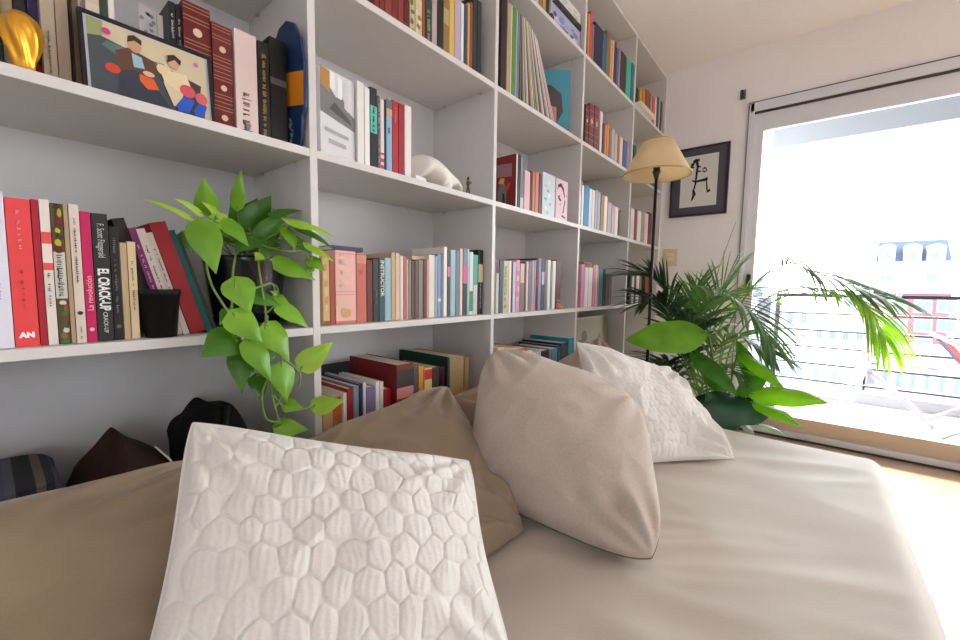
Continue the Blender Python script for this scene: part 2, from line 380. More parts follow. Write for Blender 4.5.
def row(key, where, level, xs, specs, dmax=.24):
    z = SZ[level]+TOP; lst = ROWS.setdefault(key, [])
    for i, sp in enumerate(specs):
        xl, xr, yt, col, desc = sp[:5]; op = sp[5] if len(sp) > 5 else {}
        x = op.get('x', xs); zb = op.get('z', z)
        Ya = at(xl, yt+10, 0, x).y
        yb = pix((x, Ya, zb))[1]; ym = (max(yt, 0)+yb)/2
        Ya, Yb = at(xl, ym, 0, x).y, at(xr, ym, 0, x).y
        h = op.get('h') or at((xl+xr)/2, yt, 0, x).z-zb
        t = max(.004, Yb-Ya-.0006); rnd = random.Random(i*31+int(xl)+int(yt))
        d = op.get('d') or min(dmax, max(.10, h*rnd.uniform(.66, .76)))
        d = min(d, .295+x)
        yc = (Ya+Yb)/2; th = 0; lift = 0
        if 'lean' in op:       # degrees towards the left neighbour
            th = math.radians(op['lean'])
            lift = t/2*abs(math.sin(th))
        b = thing('book', desc, 'book', (x, yc, zb+lift+.0003), (th, 0, op.get('rz', 0)))
        bookmesh(b, t, h, d, col, op.get('rough', .5))
        deco(b, t, h, op.get('deco', []), int(xl*7)+i)
        if 'cover' in op:      # print on the side that faces -Y
            polys = op['cover']; picture('cover_print', polys, (-d, -t/2, 0), (d, 0, 0), (0, 0, h), b, .0002)
        if 'face' in op:       # print on a cover that faces the room (+X)
            picture('cover_print', op['face'], (0, -t/2, 0), (0, t, 0), (0, 0, h), b, .0002)
        lst.append((b, desc, where))
SPINE_INK = (40, 38, 40)
GOLD = (196, 160, 96)
def A(c, w='', **k): return (c, w, k)

# ---- first bay, shelf with the framed photo (SZ[3])
K = 'shelf with the framed photo'
lr = [('lines', [.03, .06, .2, .23, .27, .31, .34, .48, .51, .55, .59, .62, .66, .69, .85, .88, .94, .97], (176, 130, 96)), ('spot', .77, .34, (216, 196, 160)), ('spot', .13, .34, (216, 196, 160)), ('spot', .41, .32, (216, 196, 160))]
row('b1r3', K, 3, -.075, [
 (-14, 2, -30, (34, 52, 44), 'dark green'), (2.6, 15, -26, (206, 190, 156), 'pale tan', {'x': -.09}), (15.6, 29, -24, (44, 40, 46), 'charcoal', {'x': -.085, 'deco': [('band', .5, .62, (110, 60, 110))]}),
 (29.6, 41, -20, (52, 44, 92), 'dark violet', {'deco': [('band', 0, .22, (176, 36, 40))]}),
 (42, 56.5, -24, (176, 160, 140), 'greyish beige', {'x': -.05, 'deco': [('scrib', (130, 116, 100), (.1, .5, .2))]}), (57, 70, -22, (164, 146, 128), 'dull beige', {'x': -.05}), (70.4, 73.5, -14, (28, 24, 22), 'thin black', {'x': -.06}), (74, 81, -12, (112, 88, 60), 'brown', {'x': -.06}),
 (88, 102, -6, (210, 190, 170), 'cream', {'deco': [('band', 0, .9, (216, 206, 186))]}), (102.5, 110, -3, (52, 66, 54), 'bottle green'), (110.5, 117, -2, (226, 222, 216), 'white'),
], .2)
row('b1r3', K, 3, -.06, [
 (171, 177.5, 3, (30, 30, 34), 'thin black and white', {'deco': [('scrib', (200, 200, 200), (.4, .9, .5))]}), (178, 184, 6, (36, 36, 40), 'slim charcoal', {'deco': [('scrib', (200, 200, 200), (.3, .9, .4))]}),
 (185, 212, 6, (104, 22, 28), 'thick gilt dark red leather', {'d': .17, 'x': -.05, 'deco': lr, 'rough': .35}), (213.5, 233, 26, (110, 26, 32), 'slimmer gilt dark red leather', {'d': .17, 'x': -.045, 'deco': lr, 'rough': .35}),
 (235.5, 257.5, 33, (226, 204, 200), 'pale pink', {'x': -.04, 'd': .17, 'deco': [('scrib', (120, 100, 100), (.06, .42, .5))]}),
 (259, 270, 43, (30, 30, 28), 'black and gold lettered', {'x': -.04, 'd': .14, 'deco': [('scrib', (190, 150, 80), (.05, .88, .42))]}), (270.5, 287, 40, (20, 22, 24), 'plain black', {'x': -.04, 'd': .13, 'deco': [('band', .57, .63, (90, 92, 96))]}),
], .2)
# ---- first bay, shelf of the trailing plant (SZ[2])
K = 'shelf with the trailing potted plant'
row('b1r2', K, 2, -.022, [
 (-16, 9, 191, (226, 226, 240), 'white and lilac', {'deco': [('scrib', (150, 140, 200), (.3, .7, .3))]}),
 (9.5, 35, 199, (232, 72, 76), 'thick coral red', {'deco': [('scrib', (246, 180, 176), (.66, .92, .2)), ('scrib', (180, 60, 60), (.24, .52, .13)), ('band', .035, .13, (232, 72, 76)), ('text', 'AN', .08, .0105, (246, 246, 246), 0, 1, .0008)]}),
 (35.4, 43, 200, (172, 24, 44), 'crimson', {}),
 (43.4, 54, 200, (228, 220, 210), 'white and red banded', {'deco': [('band', .52, .78, (226, 84, 80)), ('band', .57, .7, (240, 220, 214)), ('scrib', (90, 80, 80), (.26, .5, .3))]}),
 (54.4, 66.5, 204, (86, 74, 40), 'green and brown fruit-patterned', {'deco': [('blot', 0, .32, 8, [(40, 110, 56), (150, 84, 40), (216, 206, 180), (24, 96, 48), (120, 60, 40)]), ('band', .33, .66, (206, 204, 194)), ('scrib', (70, 70, 66), (.35, .64, .6)), ('blot', .66, 1, 8, [(110, 36, 40), (176, 176, 40), (60, 40, 30), (190, 180, 60), (96, 40, 36)])]}),
 (67, 72, 205, (176, 150, 118), 'thin tan', {}), (72.4, 83, 205, (222, 208, 194), 'cream', {'deco': [('scrib', (70, 60, 60), (.45, .9, .22)), ('spot', .22, .55, (60, 50, 46)), ('scrib', (70, 60, 60), (.03, .12, .22))]}),
 (83.4, 94, 212, (196, 26, 92), 'magenta pink', {'deco': [('text', 'La revolución', .38, .0105, (246, 190, 206), -1, 1), ('spot', .1, .5, (240, 200, 210))]}),
 (94.4, 111, 214, (42, 42, 46), 'charcoal with white brush lettering', {'deco': [('text', 'F. Scott Fitzgerald', .79, .0125, (206, 206, 206), 1, .62), ('text', 'EL CRACK-UP', .41, .019, (240, 240, 240), 1, .60, .0006), ('text', 'CRACK-UP', .15, .008, (220, 220, 220), 1, .9)]}),
 (111.4, 121.5, 227, (38, 34, 36), 'black, thinly lettered', {'x': -.03, 'deco': [('scrib', (130, 126, 120), (.25, .9, .3)), ('spot', .12, .5, (120, 116, 110))]}),
 (122, 129, 243, (196, 170, 130), 'tan', {'x': -.03}), (129.4, 138, 242, (222, 202, 164), 'beige', {'x': -.03, 'deco': [('scrib', (120, 90, 60), (.3, .8, .2))]}),
 (152, 164, 232, (30, 26, 28), 'black leaning', {'lean': 14, 'h': .215, 'x': -.045, 'd': .15}), (164.5, 172, 240, (112, 34, 92), 'leaning purple', {'lean': 14, 'h': .2, 'x': -.035, 'deco': [('scrib', (210, 170, 200), (.3, .85, .3))]}),
 (172.5, 181, 240, (206, 192, 186), 'leaning pale grey', {'lean': 14.5, 'h': .2, 'x': -.035, 'deco': [('scrib', (90, 80, 80), (.3, .85, .25))]}), (181.5, 188, 240, (196, 184, 174), 'leaning stone-coloured', {'lean': 15, 'h': .195, 'x': -.035, 'deco': [('scrib', (90, 80, 80), (.3, .85, .25))]}),
 (188.5, 204, 226, (150, 22, 34), 'leaning red', {'lean': 15.5, 'h': .215, 'x': -.04, 'd': .15}), (204.6, 211, 230, (18, 84, 86), 'leaning teal', {'lean': 16, 'h': .205, 'x': -.045, 'd': .15}), (211.5, 216, 235, (40, 46, 38), 'leaning dark olive', {'lean': 17, 'h': .2, 'x': -.05, 'd': .15}),
], .165)
# ---- second bay
K = 'shelf above the white ceramic sculpture'
bk = [('lines', [.1, .14, .5, .54], (150, 80, 66))]
row('b2r4', K, 4, -.03, [
 (352, 360, -40, (116, 34, 30), 'oxblood', {'deco': bk}), (360.4, 367, -40, (122, 40, 34), 'brick-brown', {'deco': bk}), (367.4, 373.6, -40, (108, 30, 30), 'wine red', {'deco': bk}), (374, 379, -40, (128, 46, 38), 'rust red', {'deco': bk}), (379.4, 384.6, -38, (118, 38, 34), 'dark russet', {'deco': bk}), (385, 391.8, -38, (140, 58, 48), 'terracotta', {'deco': bk}),
 (392.2, 397.8, -36, (120, 38, 36), 'maroon', {'deco': bk}), (398.2, 403.6, -36, (136, 50, 44), 'brick red', {'deco': bk}), (404, 409.4, -36, (96, 24, 26), 'deep red', {'deco': bk}),
 (409.8, 415, -5, (190, 178, 140), 'pale olive', {'deco': [('blot', .1, .9, 7, [(90, 110, 70), (200, 190, 150)])]}), (415.4, 422, -2, (206, 190, 150), 'straw-coloured', {'deco': [('blot', .1, .7, 6, [(150, 120, 70), (220, 210, 180)])]}), (422.4, 425, -4, (150, 70, 50), 'thin rust'), (425.4, 431.5, -6, (44, 66, 46), 'dark green', {'deco': [('scrib', (160, 170, 140), (.1, .7, .5))]}),
 (432, 437, -9, (178, 160, 160), 'mauve grey'), (437.4, 443, -11, (32, 26, 26), 'black'), (443.4, 449, -4, (140, 112, 60), 'olive brown', {'deco': [('band', .55, .8, (176, 160, 110))]}), (449.4, 454.2, -10, (214, 178, 84), 'golden yellow'), (454.6, 460.4, -8, (188, 168, 190), 'lilac'),
 (460.8, 463.8, 3, (214, 222, 228), 'pale blue'), (464.2, 467.2, 5, (54, 64, 100), 'dark blue'), (467.6, 469.8, 3, (206, 170, 70), 'thin yellow'), (470.1, 472.6, 2, (150, 70, 60), 'thin red'), (473, 477, -4, (36, 52, 44), 'black-green'), (477.4, 481.4, 1, (44, 46, 50), 'slate black'),
], .2)
K = 'shelf with the white ceramic sculpture'
bw = [((214, 214, 218), [(0, 0), (1, 0), (1, 1), (0, 1)]), ((120, 118, 120), [(0, .5), (1, .4), (1, .56), (.8, .62), (.62, .76), (.45, .72), (.28, .8), (0, .84)]), ((84, 82, 84), [(.25, .56), (.9, .46), (.85, .52), (.4, .66)]), ((232, 232, 236), [(.28, .8), (.42, .78), (.42, .97), (.28, 1)]), ((236, 236, 240), [(.5, .72), (.62, .72), (.62, .95), (.5, .97)]), ((206, 206, 212), [(.68, .64), (.8, .6), (.8, .92), (.68, .94)]),
      ((176, 128, 66), [(0, .8), (.26, .74), (.26, .98), (0, 1)]), ((168, 168, 172), [(.1, .3), (.8, .27), (.8, .31), (.1, .34)]), ((168, 168, 172), [(.22, .17), (.72, .15), (.72, .2), (.22, .22)])]
row('b2r3', K, 3, -.028, [
 (318.6, 356, 74, (222, 222, 224), 'white face-out architecture', {'x': -.03, 'd': .03, 'face': bw, 'rz': .12}), (357.4, 364, 82, (232, 230, 228), 'white'), (364.8, 369.8, 88, (238, 236, 234), 'slim white'),
 (370.3, 377.2, 88, (40, 44, 46), 'charcoal and teal', {'deco': [('band', .45, .78, (86, 190, 168)), ('scrib', (30, 40, 40), (.47, .76, .3))]}), (377.6, 380.2, 96, (104, 100, 104), 'grey patterned', {'deco': [('scrib', (180, 176, 176), (.1, .9, .6))]}),
 (380.6, 384.2, 100, (226, 214, 216), 'white and pink striped', {'deco': [('band', .05, .1, (206, 60, 110)), ('band', .14, .19, (206, 60, 110)), ('band', .24, .27, (206, 60, 110))]}), (384.5, 386.2, 100, (36, 42, 60), 'thin navy'), (386.5, 392, 100, (146, 184, 220), 'light blue', {'deco': [('band', .88, 1, (96, 110, 110)), ('band', .78, .88, (210, 170, 130)), ('scrib', (40, 60, 110), (.55, .62, .4))]}),
 (392.4, 398.3, 101, (178, 40, 48), 'bright red', {'deco': [('scrib', (220, 150, 140), (.7, .9, .3))]}), (398.7, 404, 104, (156, 32, 40), 'deep red'), (404.8, 411.4, 106, (234, 226, 226), 'white pearl', {'h': None}),
], .19)
K = 'shelf just right of the trailing plant'
row('b2r2', K, 2, -.03, [
 (323, 329.6, 257, (206, 172, 122), 'tan and brown', {'deco': [('blot', .2, .9, 6, [(214, 186, 140), (190, 150, 100)]), ('band', 0, .06, (150, 84, 40))]}), (330, 334.8, 260, (162, 74, 48), 'rust brown'),
 (335.6, 356, 251, (232, 182, 172), 'wide pink domed-motif', {'d': .2, 'deco': [('band', 0, .04, (186, 120, 96)), ('blot', .1, .34, 2, [(206, 160, 110), (222, 190, 160)]), ('lines', [.4, .44, .96], (206, 130, 120)), ('scrib', (240, 206, 200), (.5, .95, .8))]}),
 (356.6, 366.5, 254, (196, 106, 90), 'brick red gilt', {'d': .2, 'deco': [('band', .86, .98, (214, 140, 120)), ('spot', .74, .4, (190, 90, 76))]}), (367, 372.6, 260, (104, 36, 34), 'dark red leather'), (373, 378.8, 259, (42, 48, 40), 'dark green', {'deco': [('scrib', (120, 120, 90), (.3, .5, .3))]}),
 (379.2, 384.6, 258, (52, 82, 88), 'dark teal, white lettered', {'deco': [('text', 'INSTRUCTOR', .68, .017, (220, 226, 220), 1, .95, .0004)]}), (385, 391, 258, (150, 184, 196), 'powder blue'), (391.4, 395.2, 253, (196, 166, 132), 'sandy'), (395.6, 399.8, 253, (216, 190, 160), 'beige'),
 (400.4, 403.4, 256, (226, 216, 210), 'white'), (403.8, 406.2, 257, (196, 84, 88), 'thin pink-red'), (406.6, 408.4, 259, (190, 184, 182), 'thin grey'), (408.8, 411.2, 260, (156, 130, 106), 'thin fawn'), (411.6, 414.6, 261, (84, 72, 60), 'dark olive brown'), (415, 418.2, 260.5, (98, 74, 64), 'chocolate'), (418.6, 423, 260, (140, 126, 116), 'stone grey'), (423.4, 426.4, 259.5, (96, 40, 42), 'wine'), (426.8, 428.6, 259, (208, 160, 160), 'thin pink'),
 (429, 434.6, 255, (228, 220, 204), 'cream'), (435, 437.6, 256, (150, 164, 190), 'blue-grey'), (438, 440.8, 254, (132, 152, 196), 'lilac blue', {'deco': [('band', .25, .3, (226, 230, 240))]}), (441.2, 443.4, 254, (112, 126, 138), 'slate'), (443.8, 447, 247, (240, 236, 226), 'tall white'),
 (447.4, 450.2, 250, (70, 54, 58), 'dark pink-patched', {'deco': [('band', .6, .75, (206, 120, 140))]}), (450.6, 455.4, 250, (152, 194, 212), 'sky blue'), (455.8, 459.6, 251, (116, 120, 124), 'mid grey'), (460, 462.6, 248.5, (224, 202, 192), 'pinkish cream'), (463, 467.2, 248.5, (34, 36, 44), 'black with pink patch', {'deco': [('band', .48, .75, (206, 90, 150)), ('band', .75, 1, (120, 130, 144))]}),
 (467.6, 469, 249, (190, 204, 218), 'thin ice blue'), (469.4, 473, 252, (206, 226, 216), 'white and green', {'deco': [('band', .06, .38, (40, 140, 100))]}), (473.4, 477.6, 255, (214, 214, 216), 'white and teal', {'deco': [('band', .5, 1, (90, 170, 160))]}), (478.2, 482.8, 250, (36, 34, 36), 'black with cream band', {'deco': [('band', .5, .78, (206, 196, 150)), ('scrib', (200, 200, 196), (.1, .48, .25))]}),
], .17)
K = 'low shelf behind the taupe cushions'
row('b2r1', K, 1, -.05, [
 (323.5, 333.6, 398, (196, 160, 104), 'golden tan', {'x': -.06, 'd': .19}), (334, 343, 397, (206, 112, 50), 'orange and brown', {'x': -.06, 'd': .19, 'deco': [('band', .2, .7, (190, 140, 90))]}), (343.6, 347.2, 393, (222, 212, 200), 'ivory', {'d': .19}), (347.6, 353.4, 388.5, (150, 38, 48), 'raspberry red', {'d': .19}), (353.8, 359.2, 386, (130, 142, 154), 'blue-grey', {'d': .19}),
 (359.6, 363, 384, (36, 46, 62), 'navy', {'d': .19, 'deco': [('band', .1, .45, (60, 140, 90))]}), (363.4, 366.3, 382.5, (214, 204, 222), 'thin lilac white', {'d': .2}), (366.7, 375.4, 387, (130, 112, 152), 'lavender', {'d': .19}), (376, 379.6, 381.5, (236, 230, 222), 'white', {'d': .19}), (380.2, 383.6, 381.8, (226, 218, 208), 'bone white', {'d': .19}),
 (384.2, 391.5, 389, (176, 34, 44), 'bright red', {'d': .16}), (396.8, 413.4, 364, (124, 32, 34), 'large dark red banded', {'x': -.03, 'd': .24, 'deco': [('band', .1, .26, (190, 110, 110)), ('band', .3, .56, (50, 44, 44)), ('band', .4, .5, (190, 110, 110)), ('band', .7, .94, (60, 48, 48)), ('band', .62, .74, (206, 130, 124))]}), (413.8, 418.2, 366, (92, 88, 86), 'dark grey', {'d': .2}),
 (418.6, 423.2, 366.5, (224, 150, 50), 'orange', {'d': .16}), (424.4, 432, 368, (226, 206, 120), 'yellow with red top', {'d': .16, 'deco': [('band', .84, .98, (200, 50, 50))]}), (432.4, 439.2, 367, (60, 46, 42), 'dark brown', {'d': .18}), (439.6, 442.6, 367, (40, 38, 40), 'thin black', {'d': .16}), (443, 446.4, 366.5, (176, 40, 100), 'magenta and black', {'d': .16, 'deco': [('band', .4, .6, (40, 36, 40))]}),
 (447.2, 449.4, 357.5, (18, 66, 52), 'large bottle green', {'x': -.035, 'd': .25}), (449.8, 463.5, 357, (160, 130, 84), 'large olive tan', {'x': -.035, 'd': .25, 'deco': [('lines', [.2, .8], (130, 104, 66))]}), (464, 468.4, 357, (138, 112, 70), 'drab olive', {'x': -.04, 'd': .24}),
], .2)
# ---- third bay
K = 'shelf below the vinyl records'
comic = [((126, 34, 36), [(0, 0), (1, 0), (1, 1), (0, 1)]), ((150, 110, 120), [(.45, .62), (.88, .6), (.88, .84), (.45, .86)]), ((116, 118, 124), [(.5, 0), (.72, 0), (.74, .3), (.7, .48), (.55, .5), (.48, .3)]), ((212, 178, 60), [(.5, .5), (.66, .48), (.68, .58), (.56, .6)]), ((44, 40, 44), [(.62, .12), (.7, .12), (.68, .3), (.63, .3)]), ((40, 36, 38), [(0, .1), (.46, .02), (.44, .5), (0, .55)]), ((206, 60, 50), [(.74, .3), (.86, .46), (.82, .5), (.72, .42)])]
flor = [((196, 214, 222), [(0, 0), (1, 0), (1, 1), (0, 1)])]+[(c, ell(.18+.64*random.random(), .1+.1*q, .1, .035)) for q, c in enumerate([(150, 190, 200), (230, 236, 236), (176, 170, 206), (120, 180, 160), (228, 232, 240), (150, 160, 200), (160, 200, 190), (216, 224, 236)])]
pnk = [((228, 194, 204), [(0, 0), (1, 0), (1, 1), (0, 1)]), ((40, 36, 40), [(.1, .72), (.16, .86), (.42, .92), (.66, .8), (.76, .6), (.68, .58), (.58, .74), (.4, .82), (.22, .8)]), ((40, 36, 40), [(.74, .56), (.8, .5), (.72, .3), (.66, .18), (.58, .2), (.66, .36)]), ((40, 36, 40), [(.16, .58), (.34, .62), (.3, .55), (.46, .5), (.4, .46), (.2, .5)]), ((40, 36, 40), [(.3, .4), (.4, .42), (.38, .36)]), ((40, 36, 40), [(.5, .1), (.82, .06), (.82, .1), (.54, .15)]), ((40, 36, 40), ell(.86, .64, .035, .02))]
row('b3r3', K, 3, -.018, [
 (516, 517.4, 153.5, (226, 220, 216), 'comic-covered', {'d': .17, 'cover': comic}), (517.8, 520, 154, (30, 30, 34), 'thin black'), (520.4, 523.6, 155.5, (116, 128, 142), 'blue-grey', {'deco': [('band', 0, .22, (190, 206, 200))]}), (524.4, 530, 171, (222, 176, 182), 'pink'), (530.4, 531.8, 171, (96, 30, 36), 'thin maroon'),
 (532.4, 535, 171.5, (178, 122, 90), 'orange tan'), (535.4, 538.6, 172, (206, 120, 96), 'coral'), (539, 541, 174, (110, 36, 42), 'dark red'), (542.4, 555, 174, (190, 210, 218), 'pale blue floral face-out', {'d': .012, 'face': flor}), (555.8, 567.5, 180, (226, 192, 202), 'pink face-out card with black lettering', {'d': .01, 'face': pnk, 'x': -.018}),
], .17)
K = 'second shelf below the vinyl records'
row('b3r2', K, 2, -.018, [
 (496.4, 498.8, 259, (206, 196, 190), 'white with maroon top', {'deco': [('band', .74, 1, (96, 26, 44))]}), (499.4, 503, 261, (24, 82, 98), 'dark teal'), (503.4, 508.4, 261, (206, 196, 166), 'beige', {'deco': [('scrib', (150, 140, 110), (.1, .9, .6))]}), (508.8, 511.2, 261, (232, 224, 206), 'cream'), (511.6, 512.4, 262, (50, 66, 110), 'thin navy'), (512.8, 515.6, 262, (198, 200, 216), 'pale lilac'), (516, 519.6, 260, (218, 148, 180), 'rose pink', {'deco': [('blot', .2, .8, 6, [(232, 180, 196), (206, 120, 160)])]}),
 (520.2, 524.2, 263.5, (206, 190, 170), 'stone beige', {'deco': [('band', 0, .6, (120, 110, 100))]}), (524.6, 525.8, 262, (60, 50, 50), 'thin brown'), (526.2, 528.2, 261.5, (226, 190, 192), 'thin blush'), (528.6, 531.4, 261.5, (116, 110, 128), 'mauve grey'), (531.8, 534.2, 260.5, (160, 164, 180), 'silver blue', {'deco': [('band', .02, .14, (220, 150, 140))]}), (534.6, 535.8, 260, (196, 140, 150), 'dusty pink'), (536.2, 538, 258.5, (40, 34, 38), 'black', {'deco': [('band', .45, .6, (150, 40, 60))]}),
 (538.4, 541, 258, (150, 140, 170), 'lavender'), (541.4, 544.2, 259, (66, 74, 104), 'navy and lilac', {'deco': [('band', .5, .75, (190, 180, 220))]}), (544.6, 547.2, 260, (120, 116, 106), 'olive grey'), (547.6, 550.2, 260, (232, 228, 222), 'white'), (550.6, 552, 261, (130, 144, 160), 'thin blue-grey'), (552.4, 555.4, 261, (226, 228, 222), 'off-white'), (556, 561, 260, (88, 52, 52), 'dark maroon brown'),
], .17)
K = 'third shelf below the vinyl records'
row('b3r1', K, 1, -.004, [
 (497, 503.5, 347.5, (214, 176, 130), 'tan', {'d': .2}), (504, 516, 349, (224, 186, 120), 'yellow ochre', {'d': .2}), (516.4, 526.6, 348.5, (196, 112, 50), 'orange', {'d': .22, 'deco': [('band', .1, .5, (222, 150, 60))]}), (527.2, 531.4, 350.5, (222, 216, 212), 'white', {'d': .2}), (531.8, 536, 351.5, (214, 210, 208), 'off-white grey lettered', {'d': .2, 'deco': [('scrib', (110, 110, 110), (.3, .9, .4))]}), (536.4, 540.4, 351.5, (230, 224, 216), 'ivory', {'d': .2}),
 (541, 548.4, 350.5, (74, 76, 80), 'dark grey', {'d': .2, 'deco': [('scrib', (160, 160, 160), (.2, .8, .3))]}), (548.8, 551, 350, (160, 164, 168), 'light grey', {'d': .2}), (551.4, 556.8, 348.5, (110, 176, 196), 'light blue', {'d': .2, 'deco': [('band', .3, .36, (220, 230, 230))]}), (557.2, 560.2, 346, (30, 74, 116), 'blue', {'d': .22}), (560.6, 567.6, 343, (34, 42, 58), 'navy', {'d': .22}), (568, 574.2, 338, (26, 148, 176), 'turquoise', {'d': .22}),
], .22)
K = 'shelf above the vinyl records'
row('b3r5', K, 5, -.03, [(526, 531, -20, (90, 76, 70), 'brown'), (531.4, 535.4, -20, (120, 84, 90), 'plum'), (535.8, 538.6, -20, (206, 196, 186), 'thin white'), (539, 542, -20, (150, 122, 84), 'tan'), (542.4, 545.8, -20, (190, 160, 90), 'mustard'), (546.2, 549.4, -18, (72, 62, 44), 'dark olive')], .2)
# ---- fourth bay
K = 'top shelf of the mint green book'
row('b4r5', K, 5, -.007, [
 (588, 589.8, 13, (206, 150, 70), 'thin orange'), (590.2, 592.4, 11, (206, 76, 96), 'pink-red'), (592.8, 594, 24, (150, 130, 130), 'thin grey'), (594.4, 602.2, 25, (44, 36, 66), 'thick navy'), (602.6, 606, 32, (44, 104, 126), 'teal blue'), (606.4, 609.4, 30.5, (140, 104, 74), 'brown'), (610.2, 611.8, 39, (206, 170, 120), 'tan'), (612.2, 614, 39.5, (216, 192, 150), 'cream tan'), (614.4, 616, 41, (86, 30, 36), 'dark red'),
 (616.4, 618.2, 48, (90, 96, 150), 'indigo'), (618.6, 620.4, 48.5, (150, 140, 176), 'lilac'), (620.8, 625.8, 52.5, (70, 48, 42), 'dark brown'), (626.4, 631, 58.5, (70, 184, 160), 'mint green'), (631.4, 634.6, 63.5, (16, 124, 136), 'deep turquoise'),
], .19)
K = 'shelf with three maroon leather volumes'
lv = [('lines', [.15, .3, .5, .7, .85], (190, 140, 130)), ('spot', .6, .5, (206, 160, 140))]
row('b4r4', K, 4, -.008, [
 (585.4, 588.8, 104.5, (96, 30, 38), 'dark maroon leather', {'deco': lv, 'd': .18}), (589.2, 594, 104, (120, 44, 54), 'thickest maroon leather', {'deco': lv, 'd': .18}), (594.4, 598.8, 106.5, (116, 50, 56), 'faded maroon leather', {'deco': lv, 'd': .18}), (600, 602.2, 111, (228, 214, 218), 'tall thin white'), (602.6, 604.6, 123, (100, 40, 44), 'maroon'), (605, 606.4, 124, (206, 150, 100), 'thin tan'), (606.8, 609, 123, (206, 136, 80), 'orange'), (609.4, 611.4, 128.5, (170, 100, 50), 'brown-orange'),
 (611.8, 614.4, 128.5, (140, 184, 204), 'light blue'), (614.8, 617.4, 133.5, (220, 170, 120), 'apricot'), (617.8, 619.4, 135.5, (150, 110, 130), 'mauve'), (619.8, 622.6, 137, (216, 200, 176), 'cream'), (623.2, 626.4, 140.5, (64, 96, 150), 'blue'), (626.8, 628.6, 141.5, (150, 130, 170), 'lilac'),
], .19)
K = 'shelf with the bright blue book'
row('b4r3', K, 3, -.008, [
 (581.8, 583.6, 185, (226, 236, 238), 'white'), (584, 588.6, 185, (36, 120, 176), 'bright blue'), (589, 591.8, 188.5, (206, 220, 230), 'ice blue'), (592.2, 594.6, 190, (228, 222, 222), 'off-white'), (595, 597.4, 190, (176, 166, 168), 'mauve grey'), (597.8, 600.2, 192, (150, 178, 204), 'pale blue'), (600.8, 603.8, 194.5, (158, 118, 50), 'golden brown'), (604.2, 607, 196, (236, 226, 206), 'cream'), (607.6, 611.4, 202.5, (180, 170, 190), 'lilac'), (611.8, 614.4, 205, (206, 170, 178), 'pink'), (614.8, 618, 207, (230, 222, 208), 'ivory'), (618.4, 620.4, 210, (50, 66, 52), 'dark green'),
], .17)
K = 'shelf holding the small brown wooden block'
row('b4r2', K, 2, -.01, [
 (581, 584, 264, (206, 140, 168), 'pink'), (584.6, 588, 267.5, (226, 222, 228), 'white'), (588.4, 592.2, 267.5, (232, 226, 226), 'cream white'), (592.8, 595, 265, (214, 150, 170), 'rose'), (595.4, 597.4, 265, (222, 186, 194), 'blush'), (597.8, 598.9, 268, (160, 156, 160), 'thin grey'), (599.3, 602.8, 268, (70, 124, 132), 'teal'), (603.2, 605, 269, (50, 56, 60), 'charcoal'), (605.4, 608.4, 274, (86, 84, 78), 'grey-brown'), (608.8, 611.6, 274.5, (110, 84, 80), 'brown'),
], .17)
# ---- fifth bay
K = 'top shelf ending at the window wall'
row('b5r5', K, 5, -.01, [
 (636.2, 638.2, 88, (50, 44, 48), 'charcoal'), (640.4, 642.4, 90, (206, 184, 50), 'yellow', {'lean': 8}), (643.2, 646, 90.5, (206, 120, 50), 'orange', {'lean': 8}), (646.6, 649.6, 91, (150, 84, 44), 'brown', {'lean': 7}), (650.2, 652, 93, (170, 150, 130), 'fawn'), (652.4, 654.6, 96, (206, 90, 96), 'pink-red'), (655, 656.6, 96, (224, 214, 210), 'white'), (657, 658.6, 96.5, (60, 66, 100), 'navy'), (659, 660, 98, (206, 200, 200), 'thin grey'), (660.4, 661.8, 100.5, (50, 40, 44), 'black'),
], .18)
K = 'shelf behind the lampshade'
row('b5r4', K, 4, -.01, [(633.8, 636, 145, (34, 100, 74), 'green'), (636.4, 638.6, 148, (200, 190, 180), 'pale'), (649.5, 653.5, 165, (26, 116, 140), 'teal blue', {'h': .2}), (654, 656.4, 166, (40, 130, 160), 'bright teal', {'h': .2})], .18)
K = 'shelf directly behind the lamp pole'
row('b5r3', K, 3, -.01, [
 (630.6, 634.2, 208.5, (228, 210, 210), 'blush white'), (634.6, 636.8, 209, (140, 70, 90), 'maroon'), (637.4, 641, 211, (236, 232, 230), 'white'), (641.4, 643.4, 212, (176, 166, 170), 'grey'), (644.2, 648, 213, (228, 206, 204), 'pinkish white'), (648.4, 651.4, 212.5, (110, 44, 64), 'dark maroon'),
], .17)
K = 'shelf behind the palm leaves'
row('b5r2', K, 2, -.01, [
 (629.6, 631.6, 272, (46, 60, 50), 'dark green'), (632, 634, 274, (206, 206, 206), 'light grey'), (634.4, 636, 272, (60, 60, 64), 'charcoal'), (636.4, 639, 274, (224, 220, 214), 'white'), (639.4, 641.4, 276, (90, 110, 100), 'sage'), (645, 648.6, 271, (130, 70, 60), 'brick brown'), (649, 651.2, 272, (150, 100, 90), 'fawn'),
], .17)
# labels: colour alone where it is the only one of its shelf, else with its neighbours
for key, lst in ROWS.items():
    ds = [d for _, d, _ in lst]
    for i, (b, d, wh) in enumerate(lst):
        b['group'] = 'books on the '+wh
        art = 'book' if 'card' not in d else ''
        if ds.count(d) == 1: lab = f'{d} {art} on the {wh}'
        else:
            nb = ds[i-1] if i else ds[i+1]
            lab = f'{d} {art} beside the {nb} one, {wh}'
        b['label'] = ' '.join(lab.split())
